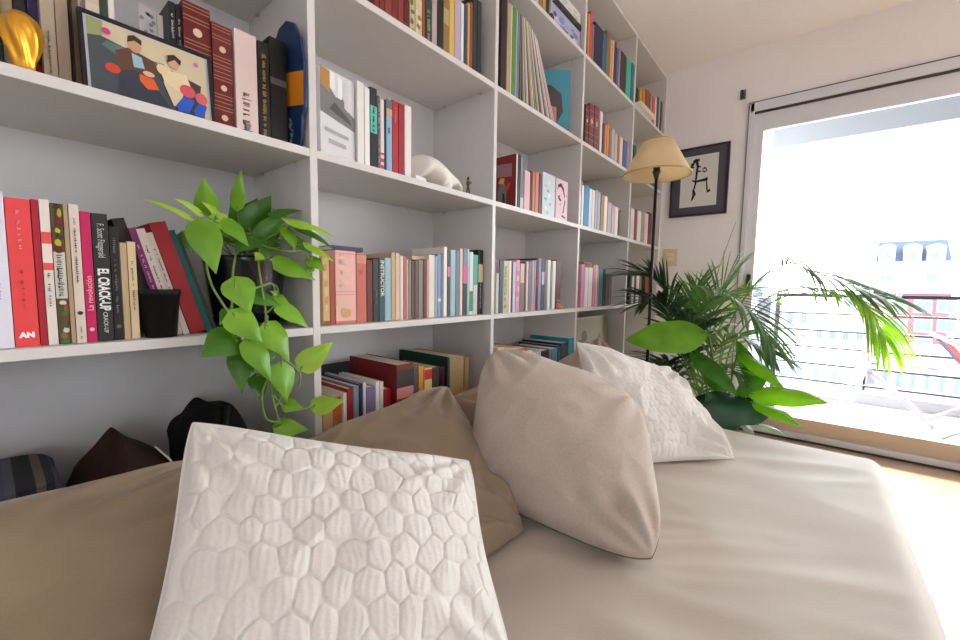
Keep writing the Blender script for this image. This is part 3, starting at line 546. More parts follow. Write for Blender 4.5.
# ------------------------------------------------------------------ records
ZR = SZ[4]+TOP
def sleeve(y, t, h, col, desc, lean=0, x=-.012, grp='records on the shelf', deco_=None, base=None, d=None):
    d = d or min(h, .28); c3 = col
    r = thing('record_sleeve', desc, 'record', (x, y, (base or ZR)+t/2*abs(math.sin(math.radians(lean)))+.0003), (math.radians(lean), 0, 0), grp)
    e = .0007
    MB().box((-d, -t/2, 0), (0, t/2, h)).build('sleeve', mat(col, .5), r, bevel=.0006)
    return r
def yat(px, x=-.012, ypx=80): return at(px, ypx, 0, x).y
wh = 'vinyl records on their shelf'
for a, b, h, c, ds in ((500.2, 505.8, .335, (44, 28, 28), 'thick dark brown upright record box at the left end of the records'), (506.4, 509.8, .315, (176, 156, 118), 'tan upright record sleeve beside the dark brown record box'), (510.2, 511.4, .315, (206, 214, 190), 'thin pale green upright record sleeve'),
                       (511.7, 515, .315, (88, 140, 48), 'grass green upright record sleeve'), (515.4, 516.8, .315, (160, 176, 190), 'thin pale blue upright record sleeve right of the green one'), (517.1, 518.8, .315, (110, 130, 160), 'slate blue upright record sleeve')):
    ya, yb = yat(a), yat(b); sleeve((ya+yb)/2, yb-ya-.0008, h, c, ds, 0, grp=wh)
lc = [(196, 184, 156), (216, 208, 190), (176, 166, 142), (150, 158, 140), (212, 204, 198), (110, 100, 88), (206, 176, 166), (226, 222, 216), (110, 108, 110), (182, 190, 200), (226, 220, 208), (190, 140, 138), (208, 202, 190), (220, 186, 194), (150, 120, 90), (90, 110, 100), (200, 196, 170), (160, 150, 150), (230, 226, 220), (120, 90, 80)]
lc = lc[14:]+lc[:14]
ln = ['sand', 'cream', 'khaki', 'moss grey', 'pearl', 'dark umber', 'dull rose', 'white', 'charcoal', 'powder blue', 'ivory', 'brick pink', 'oat', 'candy pink', 'caramel', 'dark sage', 'straw', 'ash grey', 'chalk white', 'cocoa']
ln = ln[14:]+ln[:14]
n = len(lc)
for i, (c, nm) in enumerate(zip(lc, ln)):
    yb = 1.342+.263*i/(n-1); yt_ = 1.334+.116*i/(n-1)
    lean = math.degrees(math.asin((yb-yt_)/.315))
    sleeve(yb, .0052, .314, c, f'{nm} record sleeve in the leaning fan of records', lean, grp=wh)
# turquoise record cover turned to the room
P1 = at(569, 129, 0, -.02); dirv = Vector((-.8, -.6, 0)).normalized()
w = .285
r = thing('record_sleeve', 'turquoise record cover with a dark head shape, facing the room beside the leaning ones', 'record', (P1.x, min(P1.y, 1.835), ZR), (0, 0, math.atan2(dirv.y, dirv.x)), wh)
Mx = Matrix.Rotation(0, 4, 'X')
MB().box((0, -.002, 0), (w, .002, w)).build('sleeve', mat((72, 156, 178), .45), r)
picture('cover_print', [((76, 160, 182), [(0, 0), (w, 0), (w, w), (0, w)]), ((92, 84, 88), [(.03, .1), (.06, .05), (.15, .06), (.2, .1), (.2, .17), (.16, .215), (.09, .22), (.04, .18)]), ((206, 150, 140), [(.06, .02), (.1, .0), (.13, .04), (.12, .1), (.09, .13), (.06, .12)])], (0, .0021, 0), (1, 0, 0), (0, 0, 1), r).name = 'cover_print'
for o in r.children:
    if o.name.startswith('cover_print'):
        o.data.flip_normals()
        for v in o.data.vertices: v.co.y = .0021+abs(v.co.y-.0021)

# lying boxes above the records
z = SZ[5]+TOP
def lying(px0, px1, x, z0, h, col, ds, name='book', d=.22, deco_=None, pages=True, cat='book', group=None):
    ya = at(px0, 25, 0, x).y; yb = min(at(px1, 30, 0, x).y, 1.835)
    b = thing(name, ds, cat, (x, (ya+yb)/2, z0+.0003), (0, 0, 0), group); t = yb-ya; e = min(.003, h*.12)
    MB().box((-d, -t/2, 0), (-.002, t/2, e)).box((-d, -t/2, h-e), (-.002, t/2, h)).box((-.002, -t/2, 0), (0, t/2, h)).build('cover', mat(col, .5), b, bevel=.001)
    MB().box((-d+.004, -t/2+.003, e), (-.002, t/2-.003, h-e)).build('pages', PAGE, b)
    if deco_:
        rr = random.Random(4); mb = MB()
        for q in range(deco_[0]):
            cy = rr.uniform(-.4, .4)*t; cz = rr.uniform(.2, .8)*h
            mb.prism(ell(cy, cz, rr.uniform(.03, .1)*t, rr.uniform(.05, .16)*h, 8), (.0001, 0, 0), (0, 1, 0), (0, 0, 1), .0004+.00005*q, mat(deco_[1][q % len(deco_[1])], .5))
        mb.build('spine_print', None, b)
    return b
lying(550, 586, -.02, z, .088, (168, 172, 204), 'thick lilac and blue patterned boxed book lying under two others, above the records', deco_=(16, [(120, 150, 200), (206, 200, 220), (60, 84, 110), (190, 180, 206), (150, 120, 150)]), group='lying books above the records')
lying(553, 585, -.015, z+.089, .026, (40, 46, 38), 'black and olive book lying in the middle of the stack above the records', deco_=(5, [(100, 110, 60), (30, 30, 34)]), group='lying books above the records')
lying(556, 584, -.02, z+.116, .05, (222, 220, 214), 'white patterned book lying topmost of the stack above the records', deco_=(8, [(190, 200, 190), (206, 170, 180), (170, 190, 200)]), group='lying books above the records')
q = thing('carved_wood_block', 'small brown carved wooden lump in front of the lying books above the records', 'ornament', (-.012, at(551.5, 14, 0, -.01).y, z))
mb = MB(); mb.lathe([(0, 0), (.012, .001), (.014, .01), (.011, .02), (.006, .026), (0, .028)], n=10); mb.build('body', mat((104, 66, 54), .6), q, True)

# second bay: book lying on the row, black book on the pink one, face-out charcoal book
z2 = SZ[2]+TOP
def topbook(pa, pb, x, z0, h, col, ds, d, py):
    ya, yb = at(pa, py, 0, x).y, at(pb, py, 0, x).y; t = yb-ya
    b = thing('book', ds, 'book', (x, (ya+yb)/2, z0), (0, 0, 0), 'books lying on top of a row')
    e = .0016
    MB().box((-d, -t/2, 0), (-.002, t/2, e)).box((-d, -t/2, h-e), (-.002, t/2, h)).box((-.002, -t/2, 0), (0, t/2, h)).build('cover', mat(col, .5), b)
    MB().box((-d+.003, -t/2+.002, e), (-.002, t/2-.002, h-e)).build('pages', PAGE, b)
topbook(333, 363, -.05, at(350, 251, 0, -.03).z+.001, .012, (70, 62, 84), 'thin black and lilac book lying on the pink books right of the trailing plant', .13, 248)
topbook(412, 428.8, -.05, at(418, 259.6, 0, -.03).z+.001, .011, (206, 192, 166), 'thin cream book lying on the chocolate and grey books', .12, 256)
b = thing('book', 'charcoal book standing face-out against the back of the low shelf behind the taupe cushions', 'book', (-.268, .655, SZ[1]+TOP), (0, 0, 0), 'books on the low shelf')
MB().box((-.02, -.12, 0), (0, .12, .252)).build('cover', mat((56, 58, 62), .6), b, bevel=.001); MB().box((-.017, -.117, .003), (-.003, .1205, .2525)).build('pages', PAGE, b)
b = thing('wooden_block', 'small brown wooden block resting on the white books next to the rose one', 'ornament', (-.012, (at(584.9, 265, 0, -.01).y+at(591.8, 265, 0, -.01).y)/2, at(588, 267.2, 0, -.01).z+.0005))
MB().box((-.05, -.045, 0), (0, .045, .026)).build('block', mat((160, 112, 62), .6), b, bevel=.003)
MB().box((.0, -.03, .006), (.001, .03, .018)).build('label_plate', mat((126, 84, 46), .6), b)
# white box jutting out on the top shelf by the window wall
b = thing('white_booklet', 'white booklet lying before the leaning books on the top shelf by the window wall', 'booklet', (.005, (at(637, 105, 0, 0).y+at(651, 118, 0, 0).y)/2, SZ[5]+TOP+.0003))
t = at(651, 115, 0, 0).y-at(637, 105, 0, 0).y
MB().box((-.028, -t/2, 0), (.02, t/2, .028)).build('cover', mat((230, 226, 224), .6), b, bevel=.002); MB().box((.0195, -t/2+.002, .003), (.0204, t/2-.002, .025)).build('pages', PAGE, b)

# ------------------------------------------------------------------ first bay ornaments
z3 = SZ[3]+TOP
p = thing('golden_ornament', 'shiny golden swirled egg-shaped ornament on a narrow foot beside the framed photo', 'ornament', (-.034, .059, z3))
prof = [(0, 0), (.0125, 0), (.0135, .004), (.012, .010), (.0125, .018), (.016, .030), (.0195, .044), (.0215, .058), (.0205, .070), (.0165, .081), (.0095, .088), (0, .090)]
V = []; n = 56; m = 40
pr = np.array(prof); tz = np.linspace(0, 1, m); ss = np.linspace(0, 1, len(prof)); R = np.interp(tz, ss, pr[:, 0]); Z = np.interp(tz, ss, pr[:, 1])
for i in range(m):
    for k in range(n):
        a = 2*math.pi*k/n; sw = 1+.12*math.sin(6*a+Z[i]*70)*min(1, Z[i]/.03)*(1-(Z[i]/.092)**6)
        V.append((R[i]*sw*math.cos(a), R[i]*sw*math.sin(a), Z[i]))
Fq = [(i*n+k, i*n+(k+1) % n, (i+1)*n+(k+1) % n, (i+1)*n+k) for i in range(m-1) for k in range(n)]
npmesh('body', np.array(V), Fq, mat((226, 164, 52), .34, .5, .75, name='gold'), p)
MB().lathe([(0, 0), (.0142, 0), (.0142, .005), (.0132, .006)], n=32).build('foot', mat((206, 150, 50), .3, .5, .7), p, True)

# framed photo
a = at(83, 79.5, 0, -.022); b_ = at(216, 121.5, 0, -.022)
Wd = b_.y-a.y; Hd = .132
p = thing('framed_photo', 'black framed colour photo of two people on a sofa leaning on the books', 'framed photo', (-.020, (a.y+b_.y)/2, z3+.001), (0, -math.radians(7), 0))
f = MB(); t = .006
f.box((-.012, -Wd/2, 0), (0, -Wd/2+t, Hd)); f.box((-.012, Wd/2-t, 0), (0, Wd/2, Hd)); f.box((-.012, -Wd/2+t, 0), (0, Wd/2-t, t)); f.box((-.012, -Wd/2+t, Hd-t), (0, Wd/2-t, Hd))
f.build('frame', mat((24, 24, 34), .35), p, bevel=.001)
MB().box((-.010, -Wd/2+t, t), (-.004, Wd/2-t, Hd-t)).build('backing', mat((190, 196, 206), .6), p)
w_, h_ = Wd-2*t-.008, Hd-2*t-.003
T = lambda pts: [(u*w_, v*h_) for u, v in pts]
ph = [((206, 192, 160), [(0, 0), (1, 0), (1, 1), (0, 1)]), ((150, 160, 110), [(0, .6), (.1, .62), (.12, 1), (0, 1)]), ((70, 78, 84), [(0, 0), (.95, 0), (.98, .3), (.7, .5), (.45, .62), (.3, .72), (.1, .78), (0, .74)]), ((92, 116, 116), [(.14, .74), (.3, .72), (.3, .62), (.2, .58), (.1, .66)]), ((96, 130, 124), [(.42, .66), (.6, .68), (.62, .6), (.46, .56)]), ((74, 62, 60), [(.66, .62), (.94, .52), (.92, .34), (.74, .36)]),
      ((98, 66, 50), [(.2, .64), (.3, .74), (.38, .72), (.52, .66), (.54, .46), (.46, .36), (.34, .4), (.22, .4)]), ((150, 190, 206), [(.33, .68), (.41, .66), (.43, .5), (.34, .48)]), ((196, 150, 120), ell(.36, .8, .055, .1)), ((60, 40, 30), [(.3, .82), (.31, .92), (.36, .96), (.42, .92), (.42, .84), (.36, .88)]), ((50, 56, 70), [(.22, .36), (.34, .44), (.46, .36), (.6, .1), (.62, 0), (.2, 0)]), ((206, 70, 46), ell(.17, .36, .06, .07)), ((216, 96, 50), [(.38, .4), (.5, .38), (.54, .24), (.44, .2), (.38, .3)]), ((216, 176, 146), ell(.46, .44, .05, .04)),
      ((226, 206, 170), [(.54, .66), (.66, .6), (.8, .62), (.84, .42), (.76, .3), (.6, .36)]), ((214, 196, 160), [(.58, .4), (.76, .3), (.72, .08), (.66, .06)]), ((206, 160, 130), ell(.69, .72, .045, .08)), ((50, 36, 30), [(.63, .72), (.64, .84), (.7, .88), (.76, .82), (.75, .74), (.7, .8)]), ((226, 200, 156), ell(.58, .58, .05, .08)), ((206, 84, 90), ell(.8, .36, .075, .1)), ((206, 96, 96), ell(.93, .3, .06, .1)), ((40, 84, 190), [(.68, .08), (.76, .26), (.86, .24), (.8, .02), (.7, .0)]), ((40, 84, 190), [(.84, .06), (.9, .22), (.98, .2), (.94, .02), (.86, 0)]), ((206, 60, 140), ell(.14, .86, .035, .05, 8)), ((190, 110, 170), ell(.9, .84, .025, .04, 8))]
picture('photo_print', [(c, T(q)) for c, q in ph], (-.0038, -w_/2, t+.001), (0, 1, 0), (0, 0, 1), p, .00012)
# white patterned cards behind the frame
zt = .185
for px0, px1, yt, ds, c in ((139, 156.5, 3, 'white patterned card standing behind the framed photo', (214, 212, 216)), (157.5, 171, 14, 'small white card with a dot standing behind the framed photo', (230, 226, 222))):
    ya, yb = at(px0, yt+15, 0, -.10).y, at(px1, yt+15, 0, -.10).y; h = at(px0, yt, 0, -.10).z-z3
    b = thing('greeting_card', ds, 'card', (-.10, (ya+yb)/2, z3))
    MB().box((-.006, -(yb-ya)/2, 0), (0, (yb-ya)/2, h)).build('card', mat(c, .7), b)
    mb = MB(); rr = random.Random(int(px0))
    for q in range(9 if px0 < 150 else 1):
        mb.prism(ell(rr.uniform(-.35, .35)*(yb-ya), h*rr.uniform(.72, .96) if px0 < 150 else h*.9, .0035, .0035, 6), (.0001, 0, 0), (0, 1, 0), (0, 0, 1), .0004, mat((150, 150, 160), .6))
    mb.build('print', None, b)
# navy and orange paddle-shaped board leaning on the upright
p = thing('paddle_board', 'navy blue rounded paddle with an orange band leaning on the upright beside the black books', 'paddle', (-.056, .4815, z3+.001), (math.radians(3), 0, 0))
out = [(-.030, 0), (.030, 0), (.040, .02), (.046, .06), (.058, .075), (.066, .11), (.068, .16), (.060, .205), (.040, .238), (.012, .252), (-.018, .248), (-.045, .225), (-.060, .185), (-.062, .13), (-.055, .07), (-.042, .02)]
out = [(a*1.14, b*1.09) for a, b in out]
MB().prism(out, (0, 0, 0), (1, 0, 0), (0, 0, 1), .008).build('board', mat((22, 50, 96), .45), p, bevel=.002)
mb = MB(); mb.prism([(-.069, .112), (.066, .085), (.0757, .152), (-.070, .186)], (0, -.0082, 0), (1, 0, 0), (0, 0, 1), .0006); mb.build('orange_band', mat((226, 140, 28), .5), p)
mb = MB()
for q in range(5): mb.prism([(-.006+.007*(q % 3), .02+.011*q), (.004+.006*(q % 3), .018+.011*q), (.006+.006*(q % 2), .027+.011*q), (-.002, .029+.011*q)], (0, -.0082, 0), (1, 0, 0), (0, 0, 1), .0006)
mb.prism(ell(-.03, .205, .010, .016, 10), (0, -.0082, 0), (1, 0, 0), (0, 0, 1), .0006)
mb.build('pale_emblem', mat((176, 190, 206), .5), p)
# black empty pot
p = thing('plastic_pot', 'small empty matte black pot standing in front of the leaning books', 'pot', (-.036, .209, z2))
MB().lathe([(0, 0), (.0235, 0), (.030, .078), (.0315, .078), (.0315, .088), (.0285, .088), (.0225, .006), (0, .006)], n=40).build('pot', mat((26, 26, 27), .55, .3), p, True)
# sculpture: hollow white ceramic form like an open shell resting on a broad foot
p = thing('ceramic_sculpture', 'white ceramic sculpture shaped like a hollow animal skull beside the white book', 'sculpture', (-.075, .945, z3))
mb = MB()
nu, nv = 44, 40; V = []
for i in range(nu):
    u = i/(nu-1); cy = -.100+.21*u
    cap = min(1, math.sqrt(max(0, 1-(1-min(1, u/.16))**2))+.02); nose = min(1, math.sqrt(max(0, 1-max(0, (u-.9)/.1)**2))+.02)
    top = .096*(1-.78*max(0, (u-.28)/.72)**1.7)*cap*nose; r = .066*(1-.40*max(0, (u-.45)/.55)**1.4)*cap*nose
    low = .030*max(0, 1-abs(u-.22)/.24)**.7 + .022*max(0, 1-abs(u-.80)/.17)**.7
    for k in range(nv):
        a = 2*math.pi*k/nv; zc = (top+low)/2; zr = max(.002, (top-low)/2); dent = 1-.16*math.exp(-((u-.66)/.12)**2-((math.sin(a)-.1)/.5)**2)
        V.append((math.cos(a)*r*dent, cy, zc+math.sin(a)*zr))
mb.add(V, [(i*nv+k, i*nv+(k+1) % nv, (i+1)*nv+(k+1) % nv, (i+1)*nv+k) for i in range(nu-1) for k in range(nv)]+[tuple(range(nv)), tuple((nu-1)*nv+k for k in range(nv))[::-1]])
o = mb.build('shell', mat((232, 228, 222), .55), p, True)
mb = MB(); mb.tube([(.03, .02, 0), (.034, .022, .02), (.026, .024, .05), (.01, .03, .07)], [.026, .021, .019, .016], 16); mb.build('foot', mat((232, 228, 222), .55), p, True)
b = thing('white_card', 'small folded white card lying before the ceramic sculpture', 'card', (-.012, at(421, 178, 0, -.012).y, z3), (0, 0, .2))
MB().box((-.012, -.024, 0), (.002, .024, .0016)).box((-.002, -.024, .0016), (.001, .024, .012)).build('card', mat((238, 234, 230), .7), b)
p = thing('metal_figurine', 'tiny dark metal standing figurine beside the ceramic sculpture', 'figurine', (-.03, at(468, 186, 0, -.03).y, z3))
mb = MB(); mb.lathe([(0, 0), (.010, 0), (.010, .005), (.003, .007)], n=14)
mb.tube([(-.003, -.003, .006), (0, -.004, .02), (0, -.001, .034)], .0028, 7).tube([(.002, .005, .006), (.001, .004, .02), (0, .001, .034)], .0028, 7).tube([(0, 0, .032), (0, 0, .05)], [.0048, .0058], 8).tube([(0, -.005, .049), (.003, -.011, .038), (.007, -.008, .03)], .002, 6).tube([(0, .005, .049), (.004, .011, .041), (.006, .009, .05)], .002, 6)
mb.lathe([(0, 0), (.004, .002), (.005, .006), (.003, .011), (0, .012)], (0, 0, .052), 10)
mb.build('body', mat((84, 76, 60), .4, .5, .5), p, True)
p = thing('pink_figurine', 'tiny seated pinkish clay figurine beside the dark maroon brown book', 'figurine', (-.015, at(558, 301, 0, -.015).y, z2))
mb = MB(); mb.lathe([(0, 0), (.014, 0), (.017, .008), (.013, .02), (.008, .028), (0, .03)], n=14).lathe([(0, 0), (.008, .003), (.010, .010), (.007, .017), (0, .019)], (0, 0, .028), 12)
mb.tube([(0, -.012, .018), (.012, -.010, .012), (.018, -.002, .008)], .004, 7).tube([(0, .012, .018), (.012, .014, .010), (.016, .03, .006)], .004, 7)
mb.build('body', mat((196, 140, 120), .6), p, True)
# framed print on the low shelf of the fourth bay
p = thing('framed_print', 'thin silver framed grey-green print leaning in the low compartment beside the turquoise book', 'framed picture', (-.072, 2.205, SZ[1]+TOP), (0, -math.radians(5), 0))
Wp, Hp = .59, .335
f = MB(); t = .008
f.box((-.014, -Wp/2, 0), (0, -Wp/2+t, Hp)); f.box((-.014, Wp/2-t, 0), (0, Wp/2, Hp)); f.box((-.014, -Wp/2+t, 0), (0, Wp/2-t, t)); f.box((-.014, -Wp/2+t, Hp-t), (0, Wp/2-t, Hp))
f.build('frame', mat((176, 172, 160), .35, .5, .4), p, bevel=.001)
MB().box((-.012, -Wp/2+t, t), (-.004, Wp/2-t, Hp-t)).build('print', mat((156, 146, 124), .6), p)
rr = random.Random(9); mb = MB()
for q in range(16): mb.prism(ell(rr.uniform(-.14, .27), rr.uniform(.08, .28), rr.uniform(.012, .04), rr.uniform(.012, .035), 9), (-.0039, 0, 0), (0, 1, 0), (0, 0, 1), .0004+.00003*q, mat(rr.choice([(112, 104, 74), (150, 142, 118), (98, 92, 70), (140, 116, 76)]), .6))
mb.build('print_motif', None, p)

# ------------------------------------------------------------------ dark bags and blanket on the low shelf behind the first cushion
def lump(name, c, r, m, parent, seed, amp=.25, e=.7, n=40, peak=0):
    th = np.linspace(0, np.pi, n); phs = np.linspace(0, 2*np.pi, 2*n, endpoint=False)
    T_, P_ = np.meshgrid(th, phs, indexing='ij'); sg = lambda v, k: np.sign(v)*np.abs(v)**k
    x = sg(np.sin(T_), e)*sg(np.cos(P_), e); y = sg(np.sin(T_), e)*sg(np.sin(P_), e); zz = sg(np.cos(T_), e)
    d = 1+amp*pnoise(x*1.3+seed, y*1.3, zz*1.3)+amp*.12*ridged(x*2.4, y*2.4+seed, zz*3)
    zz = np.where(zz > 0, zz*(1-peak*np.clip(np.abs(y+.1), 0, 1)**.8)+peak*.35*np.exp(-((y+.1)/.22)**2)*(zz > .3), zz)
    V = np.stack([c[0]+x*d*r[0], c[1]+y*d*r[1], c[2]+np.maximum(zz*d, -1)*r[2]], -1).reshape(-1, 3); k = 2*n
    V[:, 2] = np.maximum(V[:, 2], c[2]-r[2])
    Fs = [(i*k+j, (i+1)*k+j, (i+1)*k+(j+1) % k, i*k+(j+1) % k) for i in range(n-1) for j in range(k)]
    return npmesh(name, V, Fs, m, parent, uv=np.stack([P_.ravel()/6.28*.4, T_.ravel()/3.14*.3], -1))
zb = SZ[1]+TOP
p = thing('black_bag', 'slumped black cloth bag on the low shelf behind the white quilted cushion', 'bag', (-.13, .305, zb))
lump('bag_body', (0, 0, .118), (.10, .062, .118), fabric('black_cloth', (20, 19, 20), 500, .3, sheen=0), p, 2, .2, .6, peak=.15)
MB().tube([(.095, -.05, .06), (.118, -.03, .13), (.10, .0, .2), (.06, .02, .235)], .006, 8).build('strap', mat((18, 18, 19), .7), p, True)
p = thing('brown_bag', 'dark brown wool bag with a white string on the low shelf behind the taupe cushion', 'bag', (-.125, .158, zb))
lump('bag_body', (0, 0, .098), (.10, .082, .104), fabric('brown_wool', (60, 38, 33), 300, .5, c2=(44, 29, 25), sheen=0), p, 5, .16, .8, peak=.42)
MB().tube([(.075, .035, .19), (.098, .052, .165), (.104, .060, .13), (.106, .062, .07)], .0018, 6).build('string', mat((206, 200, 190), .8), p, True)
p = thing('plaid_blanket', 'folded dark plaid blanket with beige and blue checks beside the brown bag', 'blanket', (-.14, -.05, zb))
def plaid():
    m = bpy.data.materials.new('plaid_wool'); m.use_nodes = True; N = m.node_tree.nodes; L = m.node_tree.links; b = N['Principled BSDF']; b.inputs['Roughness'].default_value = .95
    tc = N.new('ShaderNodeTexCoord'); sx = N.new('ShaderNodeSeparateXYZ'); L.new(tc.outputs['Object'], sx.inputs[0]); prev = None
    for ax, sc, c in (('Y', 30, (116, 100, 88)), ('Z', 26, (66, 70, 84)), ('Y', 15, (78, 86, 106))):
        mu = N.new('ShaderNodeMath'); mu.operation = 'MULTIPLY'; mu.inputs[1].default_value = sc; L.new(sx.outputs[ax], mu.inputs[0])
        fr = N.new('ShaderNodeMath'); fr.operation = 'FRACT'; L.new(mu.outputs[0], fr.inputs[0])
        gt = N.new('ShaderNodeMath'); gt.operation = 'GREATER_THAN'; gt.inputs[1].default_value = .66; L.new(fr.outputs[0], gt.inputs[0])
        ml = N.new('ShaderNodeMath'); ml.operation = 'MULTIPLY'; ml.inputs[1].default_value = .75; L.new(gt.outputs[0], ml.inputs[0])
        mx = N.new('ShaderNodeMix'); mx.data_type = 'RGBA'; mx.inputs[7].default_value = lin(c); L.new(ml.outputs[0], mx.inputs[0])
        if prev: L.new(prev.outputs[2], mx.inputs[6])
        else: mx.inputs[6].default_value = lin((34, 34, 40))
        prev = mx
    L.new(prev.outputs[2], b.inputs['Base Color']); return m
PL = plaid()
for i in range(4):
    lump('fold', (0, 0, .022+.044*i), (.115-.004*i, .118, .023), PL, p, 11+i, .06, .35, 26)

# ------------------------------------------------------------------ floor lamp
LB = atd(650.2, 300, 2.03)
p = thing('floor_lamp', 'slim black floor lamp with a cream cone shade beside the bookcase', 'lamp', (LB.x, LB.y, FZ))
BLK = mat((22, 24, 22), .4, .5, .3)
MB().lathe([(0, 0), (.13, 0), (.13, .012), (.12, .02), (.02, .026), (.012, .05), (0, .05)], n=48).build('base', BLK, p, True)
MB().tube([(0, 0, .04), (0, 0, 1.50)], .0075, 12).build('pole', BLK, p, True)
MB().lathe([(0, 0), (.009, 0), (.012, .012), (.018, .03), (.020, .034), (.016, .036), (.0165, .075), (0, .076)], (0, 0, 1.462), 24).build('socket', mat((60, 52, 44), .4, .5, .5), p, True)
s = MB().lathe([(.154, 1.478), (.072, 1.634)], n=72).build('lamp_shade', mat((250, 234, 200), .85, .1, trans=.5), p, True)
mm = s.modifiers.new('s', 'SOLIDIFY'); mm.thickness = .002
MB().lathe([(.1555, 1.476), (.1555, 1.483), (.1525, 1.483), (.1525, 1.476)], n=72, close=True).lathe([(.0732, 1.631), (.0732, 1.637), (.0705, 1.637), (.0705, 1.631)], n=72, close=True).build('shade_trim', mat((206, 172, 120), .8), p, True)
mb = MB()
for k in range(3):
    a = k*2.094+.4; mb.tube([(0, 0, 1.54), (.072*math.cos(a), .072*math.sin(a), 1.629)], .0018, 6)
mb.build('shade_holder', mat((120, 110, 90), .4, .5, .6), p, True)
mb = MB(); mb.lathe([(0, 0), (.012, .004), (.014, .016), (.026, .045), (.026, .06), (.016, .078), (0, .084)], (0, 0, 1.535), 24); mb.build('bulb', mat((238, 236, 226), .3), p, True)
# ------------------------------------------------------------------ daybed
BZ, BX1, BY1 = .55, 1.112, 1.865
bed = thing('daybed', 'low daybed with a smooth taupe cotton cover, cushions lying along the bookcase', 'bed', (.56, .6, FZ))
O = Vector(bed.location)
def roundbox(lo, hi, r, n):
    """closed box with rounded edges as a dense grid of six faces"""
    lo, hi = np.array(lo, float), np.array(hi, float); V = []; Fs = []
    for ax in range(3):
        u, v = (ax+1) % 3, (ax+2) % 3
        nu = max(4, int((hi[u]-lo[u])/n)); nv = max(4, int((hi[v]-lo[v])/n))
        for sgn in (0, 1):
            gu, gv = np.meshgrid(np.linspace(lo[u], hi[u], nu+1), np.linspace(lo[v], hi[v], nv+1), indexing='ij')
            P = np.zeros(gu.shape+(3,)); P[..., u] = gu; P[..., v] = gv; P[..., ax] = hi[ax] if sgn else lo[ax]
            k = sum(len(q) for q in V); V.append(P.reshape(-1, 3))
            for i in range(nu):
                for j in range(nv):
                    q = [k+i*(nv+1)+j, k+(i+1)*(nv+1)+j, k+(i+1)*(nv+1)+j+1, k+i*(nv+1)+j+1]
                    Fs.append(tuple(q if sgn else q[::-1]))
    V = np.concatenate(V); rr = np.minimum(r, (hi-lo)/2*.999); c = np.clip(V, lo+rr, hi-rr); d = V-c
    L_ = np.linalg.norm(d/rr, axis=1, keepdims=True); L_[L_ == 0] = 1
    return c+d/L_, Fs
V, Fs = roundbox((.035, -1.0, BZ-.20), (BX1, BY1, BZ), np.array([.045, .045, .04]), .014)
x, y, z = V[:, 0], V[:, 1], V[:, 2]
topm = np.clip((z-(BZ-.08))/.08, 0, 1)
wr = .0055*ridged(x*2.2+y*1.3, y*5.5-x*2.2, 0*x+3.1)+.004*pnoise(x*2.2, y*2.6, 0*x+1.7)
fold = np.exp(-((x-.62-.25*(y-.75))/.32)**2-((y-.78)/.30)**2)
wr = wr+fold*.010*ridged(x*3+y*2, y*9-x*6, 0*x+9.3)
dep = np.exp(-(((x-.66)/.13)**2+((y-.83)/.10)**2))*.008
V[:, 2] += topm*(wr-.004-dep)
side = np.clip((x-(BX1-.06))/.06, 0, 1); V[:, 0] += side*.004*pnoise(y*6, z*9, 0*x)
BEDM = fabric('taupe_cotton', (200, 190, 178), 900, .12, .62, .25, c2=(190, 180, 168), spec=.3)
npmesh('mattress_cover', V-np.array(O), Fs, BEDM, bed, uv=V[:, :2])
MB().box((.06-O.x, -.98-O.y, .10), (BX1-.03-O.x, BY1-.03-O.y, BZ-.20-FZ-.001)).build('base', mat((150, 134, 118), .8), bed, bevel=.006)
for xx in (.12, BX1-.1):
    for yy in (-.9, BY1-.12): MB().box((xx-.03-O.x, yy-.03-O.y, 0), (xx+.03-O.x, yy+.03-O.y, .10)).build('leg', mat((90, 64, 44), .5), bed, bevel=.003)

# ------------------------------------------------------------------ cushions
def worley(u, v, nu, nv, seed, jit=.62):
    r = np.random.RandomState(seed); g = r.rand(nu+4, nv+4, 2)*jit+(1-jit)/2
    x, y = u*nu, v*nv; x = x+.5*(np.floor(y) % 2)*0; xi, yi = np.floor(x).astype(int), np.floor(y).astype(int)
    f1 = np.full(u.shape, 9.); f2 = np.full(u.shape, 9.)
    for dx in (-1, 0, 1):
        for dy in (-1, 0, 1):
            a, b = np.clip(xi+dx+2, 0, nu+3), np.clip(yi+dy+2, 0, nv+3)
            d = np.hypot(xi+dx+g[a, b, 0]-x, yi+dy+g[a, b, 1]-y)
            lo = d < f1; f2 = np.where(lo, f1, np.minimum(f2, d)); f1 = np.where(lo, d, f1)
    return f2-f1
def pebbles(U, W, nu, nv, seed):
    """quilted ovals on a loose brick pattern: 1 on an oval, 0 in the stitched seams"""
    r = np.random.RandomState(seed); J = r.rand(nu+6, nv+6, 5)
    x, y = U*nu, (W**1.25)*nv; xi, yi = np.floor(x).astype(int), np.floor(y).astype(int); best = np.full(U.shape, 9.); sec = np.full(U.shape, 9.)
    for dx in (-2, -1, 0, 1, 2):
        for dy in (-1, 0, 1):
            a, b = np.clip(xi+dx+2, 0, nu+5), np.clip(yi+dy+2, 0, nv+5); j = J[a, b]
            cx = xi+dx+.5+.5*((yi+dy) % 2)+(j[..., 0]-.5)*.34; cy = yi+dy+.5+(j[..., 1]-.5)*.42
            ang = (j[..., 2]-.5)*.7; ca, sa = np.cos(ang), np.sin(ang); px, py = (x-cx), (y-cy)
            d = np.hypot((px*ca+py*sa)/(.50+.14*j[..., 3]), (py*ca-px*sa)/(.56+.16*j[..., 4])); lo = d < best; sec = np.where(lo, best, np.minimum(sec, d)); best = np.where(lo, d, best)
    return np.minimum(np.clip(1-best**4, 0, 1)**.6, 1-(1-np.clip((sec-best)/.34, 0, 1))**2)
